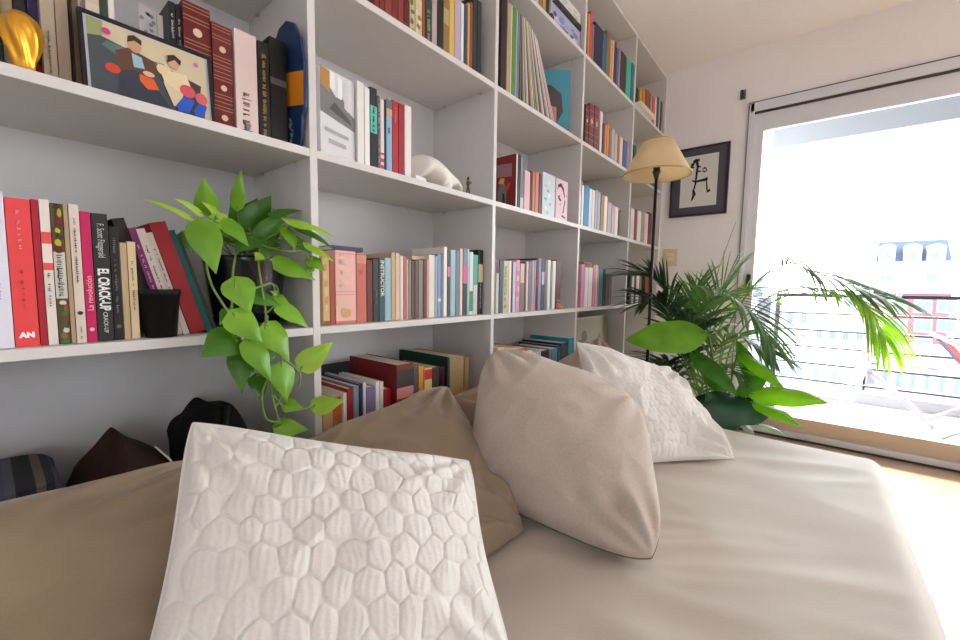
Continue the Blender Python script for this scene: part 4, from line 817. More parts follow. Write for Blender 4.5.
def cushion(name, label, bl, br, tr, tl, T, m, n=90, pull=.07, bow=.0, wr=.006, quilt=None, pipe=None, seed=0, pw=.5, ears=0, fine=0, size=None, pipemat=None, group=None, tb=.5, dents=(), rnd_=.12):
    bl, br, tr, tl = [np.array(q, float) for q in (bl, br, tr, tl)]
    cen = (bl+br+tr+tl)/4; nrm = np.cross(br-bl+tr-tl, tl-bl+tr-br); nrm /= np.linalg.norm(nrm)
    if nrm @ (np.array(CAM)-cen) < 0: nrm = -nrm
    t = np.linspace(0, 1, n+1); t = .5-.5*np.cos(np.pi*t)*(1) if False else t
    U, W = np.meshgrid(t, t, indexing='ij'); a, b = 2*U-1, 2*W-1
    def mid(U, W):
        a, b = 2*U-1, 2*W-1
        Ua = .5+.5*a*(1-pull*(1-b**2)); Wa = .5+.5*b*(1-pull*(1-a**2))
        kk = rnd_; Ua, Wa = .5+(Ua-.5)*np.sqrt(1-kk*b**4), .5+(Wa-.5)*np.sqrt(1-kk*a**4)
        P = ((1-Ua)*(1-Wa))[..., None]*bl+(Ua*(1-Wa))[..., None]*br+(Ua*Wa)[..., None]*tr+((1-Ua)*Wa)[..., None]*tl
        return P+nrm*(bow*(1-a**2)*(1-b**2))[..., None]
    P = mid(U, W)
    pr = (np.clip(1-np.abs(a)**2.4, 0, 1)*np.clip(1-np.abs(b)**2.4, 0, 1))**pw
    edge = np.clip(np.minimum(1-np.abs(a), 1-np.abs(b))/.12, 0, 1)
    s = seed*7.3
    w1 = wr*(pnoise(U*3+s, W*3, 0*U)+.5*ridged(U*4+W*2+s, W*4-U*3, 0*U+2)-.25)*np.sqrt(edge)
    # creases that run in from the corners
    for cu, cv in ((0, 0), (1, 0), (0, 1), (1, 1)):
        rad = np.hypot(U-cu, W-cv); ang = np.arctan2(np.abs(W-cv), np.abs(U-cu))
        w1 = w1+wr*.7*np.sin(ang*13+s+cu*2+cv)*np.exp(-((rad-.22)/.13)**2)
    if fine: w1 = w1+fine*pnoise(U*16+s, W*16, 0*U+5)
    for (du, dv, rr, am) in dents: w1 = w1-am*np.exp(-((U-du)**2+(W-dv)**2)/rr**2)
    q = 0
    if quilt:
        nu, nv, am, sd = quilt[:4]
        wx = pnoise(U*5, W*5, 0*U+1)*.03; wy = pnoise(U*5, W*5, 0*U+8)*.03
        pb = pebbles(np.clip(U+wx, 0, .999), np.clip(W+wy, 0, .999), nu, nv, sd)
        d = worley(np.clip(U+wx, 0, .999), np.clip((W+wy), 0, .999), nu, nv, sd)
        dd = np.clip(d/.26, 0, 1); q = am*(pb-.8)*np.clip(edge*1.5, 0, 1)
        if len(quilt) > 4: q = q+quilt[4]*np.sin(U*nu*2*np.pi*3.5+6*pnoise(U*8, W*8, 0*U))*pb*edge
    F_ = P+nrm*(T*(1-tb)*2*.5*pr+w1+q+.002)[..., None]; B_ = P-nrm*(T*tb*pr+.3*w1+.002)[..., None]
    k = (n+1)**2; V = np.concatenate([F_.reshape(-1, 3), B_.reshape(-1, 3)]); idx = lambda i, j: i*(n+1)+j
    A_ = P[n//2+1, n//2]-P[n//2, n//2]; Bv = P[n//2, n//2+1]-P[n//2, n//2]; flip = np.dot(np.cross(A_, Bv), nrm) < 0
    Fs = []
    for i in range(n):
        for j in range(n):
            f = (idx(i, j), idx(i+1, j), idx(i+1, j+1), idx(i, j+1)); g = tuple(k+q_ for q_ in f)
            Fs += [f[::-1], g] if flip else [f, g[::-1]]
    bd = [(i, 0) for i in range(n)]+[(n, j) for j in range(n)]+[(i, n) for i in range(n, 0, -1)]+[(0, j) for j in range(n, 0, -1)]
    for (i, j), (i2, j2) in zip(bd, bd[1:]+bd[:1]):
        f = (idx(i, j), k+idx(i, j), k+idx(i2, j2), idx(i2, j2)); Fs.append(f[::-1] if flip else f)
    V[:, 2] = np.maximum(V[:, 2], BZ-.004) if V[:, 0].min() > .06 else V[:, 2]
    base = cen.copy(); base[2] = V[:, 2].min()
    uv1 = np.stack([U.ravel(), W.ravel()], -1)*.5
    root = thing(name, label, 'cushion', base.tolist(), (0, 0, 0), group)
    npmesh('cover', V-base, Fs, m, root, uv=np.concatenate([uv1, uv1+3]))
    if pipe:
        pts = [Vector((P[i, j]-base).tolist()) for i, j in bd]; pts.append(pts[0])
        for q_ in pts: q_.z = max(q_.z, BZ-base[2])
        MB().tube(pts[::1], pipe, 7, cap=False).build('piping', pipemat or m, root, True)
    return root
TAUPE = fabric('olive_taupe_sateen', (150, 131, 108), 900, .1, .55, .3, c2=(140, 121, 99), spec=.35)
GREY = fabric('warm_grey_weave', (214, 200, 188), 620, .5, .95, .35, c2=(188, 173, 161), wave=160)
QUILT = fabric('white_quilted_cotton', (234, 231, 227), 700, .35, .9, .2, c2=(224, 220, 214))
TRIM = fabric('taupe_piping', (128, 110, 94), 900, .1, .8)
GB = 'taupe back cushions along the bookcase'
v3 = lambda *a: tuple(a)
# back cushions, leaning on the bookcase
cushion('back_cushion', 'taupe back cushion at the near end, behind the white quilted cushion beside the dark bags', (.30, -.44, .565), (.30, .27, .565), (.055, .30, .784), (.055, -.44, .812), *[.14, TAUPE, 80, .03], wr=.014, seed=1, group=GB)
cushion('back_cushion', 'taupe back cushion with one peaked corner below the low shelf of books', (.40, .20, .565), (.455, .735, .562), (.065, .875, .812), (.06, .28, .745), *[.15, TAUPE, 90, .05], wr=.019, seed=2, group=GB)
cushion('back_cushion', 'taupe back cushion mostly hidden behind the grey cushion', (.40, .80, .565), (.40, 1.25, .565), (.06, 1.34, .755), (.06, .86, .765), .16, TAUPE, 60, .05, wr=.010, seed=3, group=GB)
cushion('back_cushion', 'taupe back cushion with a pointed ear behind the far white cushion', (.40, 1.22, .565), (.40, 1.84, .565), (.10, 1.90, .872), (.06, 1.24, .735), .15, TAUPE, 80, .07, wr=.010, seed=4, group=GB)
# grey cushion
cushion('grey_cushion', 'warm grey woven cushion leaning in the middle of the daybed', (.24, .76, .575), (.725, .782, .560), tuple(atd(640, 396, 1.11)), tuple(atd(486, 343, 1.09)), *[.25, GREY, 110, .0], wr=.012, pipe=.0028, seed=5, pipemat=TRIM, dents=((.5, .35, .10, .010), (.80, .20, .06, .022), (.62, .16, .05, .012)), rnd_=.22, pw=.40)
# far white cushion
cushion('white_cushion', 'crumpled white quilted cushion at the far end by the plants', (.44, 1.13, .563), (.738, 1.52, .553), tuple(atd(672, 370, 1.60)), tuple(atd(576, 341, 1.35)), .12, QUILT, 150, .05, wr=.022, quilt=(20, 15, .0036, 5), rnd_=.03, pipe=.002, seed=6)
# near white cushion
cushion('white_cushion', 'large white cushion with oval quilting in the foreground', (.405, .035, .57), (.612, .455, .56), tuple(atd(474, 458, .80)), tuple(atd(184, 414, .64)), *[.12, QUILT, 240, .085], wr=.008, quilt=(12, 9, .0050, 11, .00035), pipe=.0026, seed=8)
# ------------------------------------------------------------------ leaves
def heart(t):      # half width of a heart-shaped leaf along its midrib, 0 stem end .. 1 tip
    return (np.sin(np.pi*np.clip(t, 0, 1)**.56)**.88)*(1.06-.36*t)
def lance(t): return np.sin(np.pi*t**.8)**.8*(1-.15*t)
def add_leaf(mb, base, tip, width, nrm, m, prof=heart, droop=.12, fold=.25, n=11, k=4, wavy=.0, seed=0, lobes=0):
    base, tip = Vector(base), Vector(tip); ax = tip-base; Ln = ax.length; ax.normalize()
    nrm = Vector(nrm); nrm = (nrm-ax*nrm.dot(ax)).normalized(); sd = ax.cross(nrm)
    vs = []
    for i in range(n+1):
        t = i/n; wv = float(prof(np.array(t)))*width/2 if 0 < i < n else .0004
        c = base+ax*(t*Ln)+nrm*(droop*Ln*(math.sin(math.pi*t*.9)*.9-t*.3))
        for j in range(-k, k+1):
            s = j/k
            back = -lobes*Ln*abs(s)**2*max(0, 1-t*4) if lobes else 0
            vs.append(c+sd*(s*wv)+ax*back+nrm*(fold*abs(s)**1.4*wv - wavy*wv*math.sin(t*14+seed+s*2)*abs(s)))
    q = 2*k+1
    mb.add(vs, [(i*q+j, i*q+j+1, (i+1)*q+j+1, (i+1)*q+j) for i in range(n) for j in range(q-1)], m)

# ------------------------------------------------------------------ trailing pothos in the first bay
PM = leafmat('pothos_leaf', (104, 158, 30), (134, 190, 54), .35, .3)
PM2 = leafmat('pothos_dark_leaf', (58, 110, 26), (80, 136, 38), .35, .25)
PM3 = leafmat('pothos_lime_leaf', (158, 204, 60), (184, 220, 90), .38, .35)
VINE = mat((118, 146, 66), .5)
PX, PY = -.118, .390
p = thing('trailing_pothos', 'trailing pothos with glossy heart-shaped leaves in a dark navy pot hanging down the bookcase', 'potted plant', (PX, PY, z2))
O = Vector(p.location)
NAVY = mat((13, 15, 28), .25, .5, coat=.2)
MB().lathe([(0, 0), (.060, 0), (.066, .006), (.078, .10), (.084, .150), (.086, .156), (.083, .160), (.079, .156), (.074, .14), (0, .138)], n=48).build('pot', NAVY, p, True)
MB().lathe([(0, .004), (.07, .004), (.088, .012), (.090, .016), (.086, .016), (.066, .009)], n=48).build('saucer', mat((24, 26, 36), .3), p, True)
MB().lathe([(0, .139), (.0755, .139)], n=32).build('soil', mat((50, 38, 30), .95), p)
zm = lambda x, y: (130+x/2.209, 160+y/2.209)
def zp(x, y, X): px, py = zm(x, y); return at(px, py, 0, X)-O
leaves = [  # zoomed picture points base, tip, width, distance in front of the shelf edge, normal, kind
 ((138, 128), (26, 86), 34, .01, (.6, -.2, .8), 3), ((158, 118), (96, 84), 26, -.01, (.8, .2, .6), 3), ((172, 118), (163, 38), 46, -.06, (.9, -.3, .1), 1), ((236, 106), (246, 20), 30, -.07, (.8, -.6, .1), 1), ((262, 150), (312, 78), 62, -.09, (.9, .1, .3), 2), ((240, 150), (282, 84), 50, -.12, (.9, -.3, .3), 2),
 ((156, 138), (190, 252), 66, .03, (.92, -.2, .25), 1), ((212, 132), (262, 192), 52, .02, (.8, .2, .5), 1), ((285, 178), (352, 108), 48, -.05, (.8, .2, .5), 2), ((345, 132), (456, 172), 46, .05, (.6, .3, .8), 3), ((362, 142), (452, 200), 34, .03, (.7, .3, .6), 2), ((345, 150), (366, 202), 40, .03, (.9, .3, .3), 1),
 ((322, 222), (410, 266), 58, .05, (.8, .1, .6), 1), ((388, 186), (452, 226), 34, .05, (.7, .3, .6), 3), ((398, 216), (430, 246), 40, .05, (.9, .2, .3), 1), ((232, 264), (266, 338), 66, .06, (.9, -.2, .35), 1), ((262, 292), (334, 324), 46, .05, (.8, .1, .55), 2), ((226, 338), (292, 404), 66, .07, (.9, -.1, .4), 1), ((328, 318), (396, 372), 50, .06, (.85, .3, .4), 1),
 ((302, 364), (352, 444), 66, .07, (.9, .1, .35), 1), ((262, 398), (312, 492), 56, .08, (.9, .1, .3), 1), ((232, 386), (156, 436), 76, .06, (.8, -.2, .5), 2), ((242, 420), (248, 516), 50, .06, (.9, -.3, .25), 2), ((334, 452), (346, 534), 64, .08, (.92, .2, .25), 1), ((378, 458), (449, 402), 52, .06, (.85, .1, .5), 3), ((404, 546), (474, 532), 44, .06, (.8, .1, .6), 3),
 ((322, 590), (396, 596), 44, .07, (.85, 0, .5), 1), ((340, 538), (382, 548), 36, .07, (.8, .1, .5), 1), ((280, 476), (292, 534), 38, .05, (.9, -.1, .3), 2), ((262, 396), (272, 470), 34, .04, (.9, -.4, .2), 2),
 ((205, 180), (188, 122), 40, -.04, (.9, -.2, .3), 2), ((255, 190), (332, 176), 40, -.03, (.8, .1, .6), 2), ((300, 160), (318, 108), 34, -.08, (.9, .3, .2), 2), ((330, 190), (262, 176), 38, -.05, (.7, -.1, .7), 2), ((310, 120), (382, 112), 32, -.04, (.6, .1, .8), 2), ((205, 130), (158, 92), 34, -.05, (.8, -.1, .6), 3), ((180, 160), (246, 188), 36, -.05, (.8, 0, .6), 2),
 ((240, 130), (222, 92), 34, -.10, (.9, -.3, .3), 2), ((286, 150), (262, 96), 40, -.12, (.9, 0, .4), 2), ((330, 150), (340, 108), 36, -.09, (.8, .4, .4), 2), ((270, 170), (232, 205), 44, -.02, (.8, -.1, .6), 2), ((300, 180), (296, 226), 40, -.01, (.9, .2, .4), 2), ((355, 170), (408, 206), 40, .0, (.8, .3, .5), 2), ((190, 120), (214, 160), 40, -.03, (.8, -.2, .6), 3), ((222, 330), (198, 366), 30, .04, (.9, -.3, .4), 2), ((310, 420), (276, 452), 40, .05, (.9, -.1, .4), 2), ((318, 300), (352, 318), 34, .05, (.8, .2, .5), 1), ((320, 500), (352, 500), 34, .06, (.85, .1, .5), 1), ((118, 160), (140, 206), 36, -.05, (.8, -.4, .4), 2), ((290, 208), (276, 222), 22, .02, (.9, 0, .4), 3), ((330, 300), (310, 290), 20, .04, (.9, 0, .4), 1), ((400, 226), (394, 252), 30, .04, (.9, .3, .2), 1),
]
mb = MB(); vn = MB(); rr = random.Random(5)
anchors = [(215, 170), (280, 175), (235, 180), (300, 190), (255, 175)]
vines = [[(215, 180, -.05), (172, 215, .0), (178, 270, .035), (205, 318, .05), (228, 352, .055), (226, 392, .05)], [(290, 180, -.04), (284, 225, .02), (292, 285, .045), (300, 340, .055), (298, 400, .062), (306, 470, .06), (316, 530, .06), (332, 585, .06)], [(240, 185, -.05), (228, 240, .02), (226, 300, .045), (224, 380, .05)], [(270, 180, -.04), (330, 200, .02), (384, 204, .04), (398, 222, .045)],
         [(300, 400, .06), (330, 430, .065), (374, 470, .058), (372, 500, .058)], [(316, 520, .06), (352, 552, .058), (404, 546, .058)], [(226, 300, .045), (270, 285, .05), (312, 272, .045)], [(306, 480, .06), (292, 520, .062), (300, 570, .06), (330, 580, .062)], [(320, 470, .06), (334, 520, .062), (318, 548, .06)]]
for vv in vines:
    pts = [zp(a, b, x) for a, b, x in vv]; fine = []
    for i in range(len(pts)-1):
        p0, p1, p2, p3 = pts[max(i-1, 0)], pts[i], pts[i+1], pts[min(i+2, len(pts)-1)]
        for s in range(6):
            t = s/6; fine.append(.5*((2*p1)+(p2-p0)*t+(2*p0-5*p1+4*p2-p3)*t*t+(3*p1-p0-3*p2+p3)*t**3))
    vn.tube(fine+[pts[-1]], .0021, 7)
allv = [zp(a, b, x) for vv in vines for a, b, x in vv]
for q, (b0, t0, wd, X, nn, kd) in enumerate(leaves):
    B, T_ = zp(*b0, X-.012), zp(*t0, X+.006)
    wpx = wd/2.209; dist = (B+O-CAM).dot(FW); W_ = wpx*dist/F_PX*1.08
    add_leaf(mb, B, T_, W_, nn, {1: PM, 2: PM2, 3: PM3}[kd], heart, .10, -.22, 12, 4, .05, q, lobes=.10)
    near = min(allv, key=lambda a: (a-B).length) if b0[1] > 215 else Vector((0.0+rr.uniform(-.03, .05), rr.uniform(-.04, .04), .142))
    md = (B+near)/2+Vector((.008, 0, .012 if b0[1] < 215 else .006))
    vn.tube([near, md, B, B+(T_-B)*.12], .0015, 6)
mb.build('foliage', None, p, True); vn.build('vines', VINE, p, True)

# ------------------------------------------------------------------ palm by the window
PALM = leafmat('palm_leaf', (62, 104, 50), (92, 138, 68), .3, .3)
PALMD = leafmat('palm_dark_leaf', (36, 66, 46), (56, 90, 58), .3, .2)
PALML = leafmat('palm_light_leaf', (110, 160, 48), (150, 190, 66), .35, .4)
def spline(pts, per=8):
    out = []
    for i in range(len(pts)-1):
        p0, p1, p2, p3 = pts[max(i-1, 0)], pts[i], pts[i+1], pts[min(i+2, len(pts)-1)]
        for s in range(per):
            t = s/per; out.append(.5*((2*p1)+(p2-p0)*t+(2*p0-5*p1+4*p2-p3)*t*t+(3*p1-p0-3*p2+p3)*t**3))
    return out+[pts[-1]]
def frond(root, pts, Ll, start, cnt, m, droop=.35, w=.017, spread=.75, seed=0, sides=(1, -1), nrm=None):
    O = Vector(root.location); rr = random.Random(seed); P = [q-O for q in spline(pts, 10)]; n = len(P)-1; mb = MB()
    mb.tube(P, [.0052*(1-.8*i/n) for i in range(n+1)], 6, mat((112, 136, 70), .5))
    for c in range(cnt):
        t = start+(1-start)*(c+.5)/cnt; f = t*n; i = min(int(f), n-1); q = P[i].lerp(P[i+1], f-i); T_ = (P[min(i+1, n)]-P[max(i-1, 0)]).normalized()
        side0 = T_.cross(Vector((0, 0, 1)) if not nrm else Vector(nrm)); side0 = side0.normalized() if side0.length > .05 else Vector((1, 0, 0))
        u = side0.cross(T_); lt = (t-start)/(1-start); ln = Ll*(.55+.65*math.sin(math.pi*min(1, lt*.85+.12)))*rr.uniform(.85, 1.1)
        for sgn in sides:
            ang = spread*(1-.55*lt)+rr.uniform(-.12, .12); d = (T_*math.cos(ang)+side0*sgn*math.sin(ang)+u*.18).normalized()
            wv = w*rr.uniform(.8, 1.1); bl = []; pos = q.copy(); seg = 6; sdv = d.cross(u).normalized()
            for s in range(seg+1):
                tt = s/seg; hw = wv/2*(math.sin(math.pi*min(1, .18+tt*.82))**.7) if s < seg else .0003
                bl.append((pos-sdv*hw, pos+u*hw*.35, pos+sdv*hw)); d = (d+Vector((0, 0, -droop/seg*(1+tt)))).normalized(); pos = pos+d*(ln/seg)
            vs = [x for b in bl for x in b]; mb.add(vs, [(s*3+j, s*3+j+1, (s+1)*3+j+1, (s+1)*3+j) for s in range(seg) for j in (0, 1)], m)
    return mb.build('frond', None, root, True)
pl = thing('potted_palm', 'arching feathery palm standing beside the balcony window', 'potted plant', (.50, 2.62, FZ))
TC = mat((150, 84, 56), .8)
MB().lathe([(0, 0), (.10, 0), (.135, .22), (.145, .22), (.147, .25), (.132, .25), (.122, .21), (0, .21)], n=40).build('pot', TC, pl, True)
MB().lathe([(0, .212), (.122, .212)], n=32).build('soil', mat((50, 38, 30), .95), pl)
B0 = Vector((.50, 2.62, FZ+.21)); bb = lambda dx, dy: B0+Vector((dx, dy, 0))
P3 = lambda *l: [at(x, y, 1, Y) for x, y, Y in l]
frond(pl, [bb(.03, 0)]+P3((722, 345, 2.58), (752, 288, 2.52), (786, 264, 2.46), (815, 272, 2.4), (848, 284, 2.34), (884, 298, 2.26)), *[.27, .47, 28, PALM, .45, .013], .9, 1)
frond(pl, [bb(.04, -.02)]+P3((730, 350, 2.52), (768, 305, 2.46), (812, 292, 2.38), (850, 292, 2.3), (872, 312, 2.24), (884, 338, 2.2)), *[.24, .48, 22, PALML, .9, .014], .8, 2)
frond(pl, [bb(.02, .03)]+P3((725, 345, 2.66), (765, 300, 2.66), (805, 288, 2.66), (850, 300, 2.66)), *[.23, .50, 20, PALMD, .9, .012], .8, 12)
frond(pl, [bb(-.04, -.02)]+P3((690, 360, 2.5), (672, 302, 2.44), (655, 280, 2.38), (641, 276, 2.3)), *[.24, .36, 24, PALMD, .35, .021], .9, 3)
frond(pl, [bb(-.03, -.04)]+P3((690, 370, 2.46), (672, 320, 2.36), (658, 302, 2.28), (644, 304, 2.2)), *[.23, .36, 23, PALMD, .45, .021], .9, 4)
frond(pl, [bb(0, -.05)]+P3((694, 370, 2.44), (700, 318, 2.34), (722, 296, 2.24), (752, 312, 2.14), (770, 340, 2.08)), *[.24, .34, 22, PALM, .5, .018], .85, 5)
frond(pl, [bb(0, -.02)]+P3((690, 365, 2.52), (690, 330, 2.46), (694, 308, 2.42), (698, 292, 2.4)), *[.17, .38, 17, PALM, .4, .013], .7, 6)
frond(pl, [bb(.02, 0)]+P3((708, 365, 2.56), (712, 318, 2.52), (722, 288, 2.5), (740, 268, 2.5)), *[.21, .36, 18, PALM, .35, .015], .8, 7)
frond(pl, [bb(.02, -.04)]+P3((702, 385, 2.44), (716, 350, 2.34), (738, 336, 2.22), (768, 352, 2.1)), *[.23, .32, 20, PALM, .5, .017], .85, 8)
frond(pl, [bb(-.02, -.04)]+P3((690, 395, 2.44), (672, 368, 2.34), (655, 362, 2.26), (640, 375, 2.2)), *[.21, .34, 17, PALMD, .5, .017], .85, 9)
frond(pl, [bb(.02, .02)]+P3((712, 350, 2.64), (728, 315, 2.66), (750, 292, 2.7), (776, 300, 2.76)), *[.19, .38, 16, PALML, .4, .014], .8, 10)
frond(pl, [bb(-.01, 0)]+P3((698, 372, 2.6), (688, 335, 2.62), (690, 300, 2.66), (704, 280, 2.7)), *[.20, .34, 18, PALM, .35, .015], .8, 11)
frond(pl, [bb(-.02, -.06)]+P3((684, 405, 2.4), (670, 385, 2.3), (664, 372, 2.22), (668, 362, 2.16)), .17, .3, 16, PALMD, .5, .018, .9, 14)
frond(pl, [bb(.0, -.06)]+P3((700, 400, 2.4), (708, 375, 2.32), (726, 366, 2.24), (744, 378, 2.18)), .19, .3, 18, PALM, .6, .017, .9, 15)
frond(pl, [bb(-.01, -.05)]+P3((692, 385, 2.42), (684, 350, 2.36), (690, 326, 2.3), (708, 322, 2.24)), .20, .34, 20, PALMD, .5, .018, .9, 16)
sp = [q-Vector(pl.location) for q in spline([bb(.01, .01)]+P3((710, 330, 2.6), (716, 280, 2.6), (727, 246, 2.6), (736, 222, 2.6)))]
MB().tube(sp, [.004*(1-.75*i/(len(sp)-1)) for i in range(len(sp))], 6).build('spear', mat((150, 150, 120), .5), pl, True)

# ------------------------------------------------------------------ broad-leaved plant between the daybed and the palm
BL = leafmat('broad_leaf', (104, 160, 40), (128, 184, 56), .3, .35); BD = leafmat('broad_dark_leaf', (34, 68, 52), (48, 88, 64), .22, .12); BM = leafmat('broad_mid_leaf', (58, 112, 34), (78, 134, 44), .3, .3); BV = leafmat('striped_leaf', (190, 206, 190), (110, 150, 100), .4, .3)
bp = thing('broad_leaf_plant', 'broad-leaved green plant in a dark pot behind the far end of the daybed', 'potted plant', (.60, 2.17, FZ))
MB().lathe([(0, 0), (.09, 0), (.118, .20), (.124, .22), (.112, .22), (.104, .19), (0, .19)], n=40).build('pot', mat((44, 42, 44), .6), bp, True)
MB().lathe([(0, .192), (.104, .192)], n=32).build('soil', mat((50, 38, 30), .95), bp)
O = Vector(bp.location); S0 = O+Vector((0, 0, .19))
big = [  # base, tip (picture point + distance plane), width, normal, material, droop
 ((708, 334, 2.14), (625, 340, 2.02), .20, (.25, -.75, .6), BL, .10), ((690, 352, 2.16), (738, 397, 2.02), .10, (.2, -.6, .75), BM, .12), ((772, 410, 2.12), (668, 408, 1.97), .19, (.05, -.62, .72), BD, .10), ((748, 394, 2.10), (829, 403, 2.06), .11, (.0, -.65, .75), BL, .10), ((752, 402, 2.10), (802, 427, 2.0), .075, (.2, -.6, .75), BL, .08),
 ((738, 352, 2.2), (786, 392, 2.12), .085, (.4, -.6, .6), BL, .08), ((690, 400, 2.12), (668, 366, 2.02), .08, (.1, -.8, .5), BD, .08), ((712, 392, 2.14), (690, 432, 2.0), .09, (0, -.8, .5), BM, .1), ((735, 400, 2.14), (770, 372, 2.2), .08, (.1, -.7, .6), BM, .1), ((668, 388, 2.2), (640, 392, 2.1), .09, (.1, -.7, .6), BM, .1), ((724, 420, 2.14), (706, 392, 2.0), .10, (.1, -.8, .5), BD, .06), ((700, 412, 2.16), (664, 402, 2.05), .11, (.1, -.8, .5), BM, .08), ((725, 395, 2.2), (700, 352, 2.16), .10, (.2, -.8, .45), BM, .1), ((742, 412, 2.1), (706, 436, 1.98), .10, (.1, -.7, .6), BD, .1), ((755, 380, 2.25), (736, 340, 2.2), .08, (.2, -.8, .4), BM, .08), ((756, 424, 2.06), (786, 436, 1.98), .045, (.1, -.5, .8), BV, .08), ((742, 422, 2.06), (754, 438, 1.96), .04, (.1, -.5, .8), BV, .08)]
for q, (b0, t0, wd, nn, m, dr) in enumerate(big):
    B, T_ = at(b0[0], b0[1], 1, b0[2])-O, at(t0[0], t0[1], 1, t0[2])-O
    mb = MB(); add_leaf(mb, B, T_, wd, nn, m, lance, dr, -.28, 20, 5, .12 if m == BD else .07, q)
    md = (B+S0-O)/2+Vector((0, .03, .06))
    mb.tube(spline([S0-O+Vector((.02*math.cos(q), .02*math.sin(q), 0)), md, B, B+(T_-B)*.1], 6), [.0042]*12+[.003]*7, 7, mat((96, 130, 56), .5))
    mb.build('leaf', None, bp, True)
# ------------------------------------------------------------------ balcony and town outside
DECK = bpy.data.materials.new('pale_decking'); DECK.use_nodes = True
N = DECK.node_tree.nodes; L = DECK.node_tree.links; b = N['Principled BSDF']; b.inputs['Roughness'].default_value = .6
tc = N.new('ShaderNodeTexCoord'); sx = N.new('ShaderNodeSeparateXYZ'); mu = N.new('ShaderNodeMath'); mu.operation = 'MULTIPLY'; mu.inputs[1].default_value = 11.0
fr = N.new('ShaderNodeMath'); fr.operation = 'FRACT'; gt = N.new('ShaderNodeMath'); gt.operation = 'GREATER_THAN'; gt.inputs[1].default_value = .84
mx = N.new('ShaderNodeMix'); mx.data_type = 'RGBA'; mx.inputs[6].default_value = lin((150, 147, 148)); mx.inputs[7].default_value = lin((92, 88, 94))
L.new(tc.outputs['Object'], sx.inputs[0]); L.new(sx.outputs['Y'], mu.inputs[0]); L.new(mu.outputs[0], fr.inputs[0]); L.new(fr.outputs[0], gt.inputs[0]); L.new(gt.outputs[0], mx.inputs[0]); L.new(mx.outputs[2], b.inputs['Base Color'])
BY = 4.62
struct(MB().box((.3, WY+.12, FZ-.12), (5.2, BY+.12, FZ-.01)).build('floor_balcony', DECK))
struct(MB().box((.3, BY+.04, FZ-.2), (5.2, BY+.16, FZ+.075)).build('trim_1', mat((160, 158, 160), .8)))
struct(MB().box((.56, 4.22, 2.27), (5.2, 4.5, 2.62)).box((-.4, WY+.12, 2.60), (5.2, 4.5, 2.72)).build('slab_balcony', mat((134, 136, 140), .8)))
rl = thing('balcony_railing', 'dark horizontal bar railing along the balcony edge', 'railing', (2.9, BY, FZ))
O = Vector(rl.location); GM = mat((34, 33, 40), .5, .4, .2)
MB().box((.64-O.x, -.02, .875), (5.1-O.x, .02, .905)).build('handrail', GM, rl, bevel=.006)
for k in range(5): MB().tube([(.64-O.x, 0, .735-.148*k), (5.1-O.x, 0, .735-.148*k)], .0085, 8).build('bar', GM, rl, True)
for x in (.655, 2.9, 5.08): MB().box((x-.016-O.x, -.016, .0), (x+.016-O.x, .016, .88)).build('post', GM, rl, bevel=.003)
MB().box((.50-O.x, .0, .62), (.60-O.x, .08, .86)).box((.44-O.x, -.01, .865), (.53-O.x, .07, .905)).box((.535-O.x, .02, 0), (.565-O.x, .06, .62)).build('end_post', mat((84, 84, 92), .6), rl, bevel=.004)

# folding chair and striped canvas on the balcony
WPT = mat((160, 158, 163), .5)
c = thing('folding_chair', 'white wooden folding deck chair on the balcony', 'chair', (1.36, 4.28, FZ), (0, 0, 0))
def rod(name, a, b, r, par, m): return MB().tube([a, b], r, 8).build(name, m, par, True)
for y in (-.2, .2):
    MB().box((-.014, y-.012, 0), (.014, y+.012, .96), None, Matrix.Translation((-.22, 0, 0)) @ Matrix.Rotation(math.radians(14), 4, 'Y')).build('leg', WPT, c, bevel=.003)
    MB().box((-.014, y*.88-.012, 0), (.014, y*.88+.012, .62), None, Matrix.Translation((.24, 0, 0)) @ Matrix.Rotation(math.radians(-46), 4, 'Y')).build('leg', WPT, c, bevel=.003)
s = MB()
for k in range(6): s.box((-.2+.075*k, -.19, .40), (-.14+.075*k, .19, .418))
s.build('seat', WPT, c, bevel=.003)
s = MB()
for k in range(4): s.box((-.006, -.2, .60+.085*k), (.006, .2, .655+.085*k), None, Matrix.Translation((-.22, 0, 0)) @ Matrix.Rotation(math.radians(14), 4, 'Y'))
s.build('backrest', WPT, c, bevel=.003)
d = thing('sling_chair', 'folding chair with an orange and purple striped canvas on the balcony', 'chair', (1.83, 4.08, FZ))
OR, PU, BRN = mat((150, 34, 12), .8), mat((52, 34, 82), .8), mat((72, 48, 54), .8)
A1 = at(962, 392, 1, 4.0)-Vector(d.location); A2 = at(938, 342, 1, 4.0)-Vector(d.location)
can = MB()
pts = [(x, z) for x, z in ((-.235, .60), (-.14, .47), (-.06, .37), (.05, .30), (.2, .34), (.32, .41))]
for i, (p0, p1) in enumerate(zip(pts[:-1], pts[1:])):
    for j, (y0, y1, m) in enumerate(((-.24, 0, (OR, OR, PU, OR, PU)[i]), (0, .24, (PU, OR, OR, PU, OR)[i]))):
        a, b2 = Vector((p0[0], 0, p0[1])), Vector((p1[0], 0, p1[1])); nn = Vector((-(p1[1]-p0[1]), 0, p1[0]-p0[0])).normalized()*.004
        can.add([a+Vector((0, y0, 0)), b2+Vector((0, y0, 0)), b2+Vector((0, y1, 0)), a+Vector((0, y1, 0)), a+nn+Vector((0, y0, 0)), b2+nn+Vector((0, y0, 0)), b2+nn+Vector((0, y1, 0)), a+nn+Vector((0, y1, 0))], [(3, 2, 1, 0), (4, 5, 6, 7), (0, 1, 5, 4), (1, 2, 6, 5), (2, 3, 7, 6), (3, 0, 4, 7)], m)
can.build('canvas', None, d)
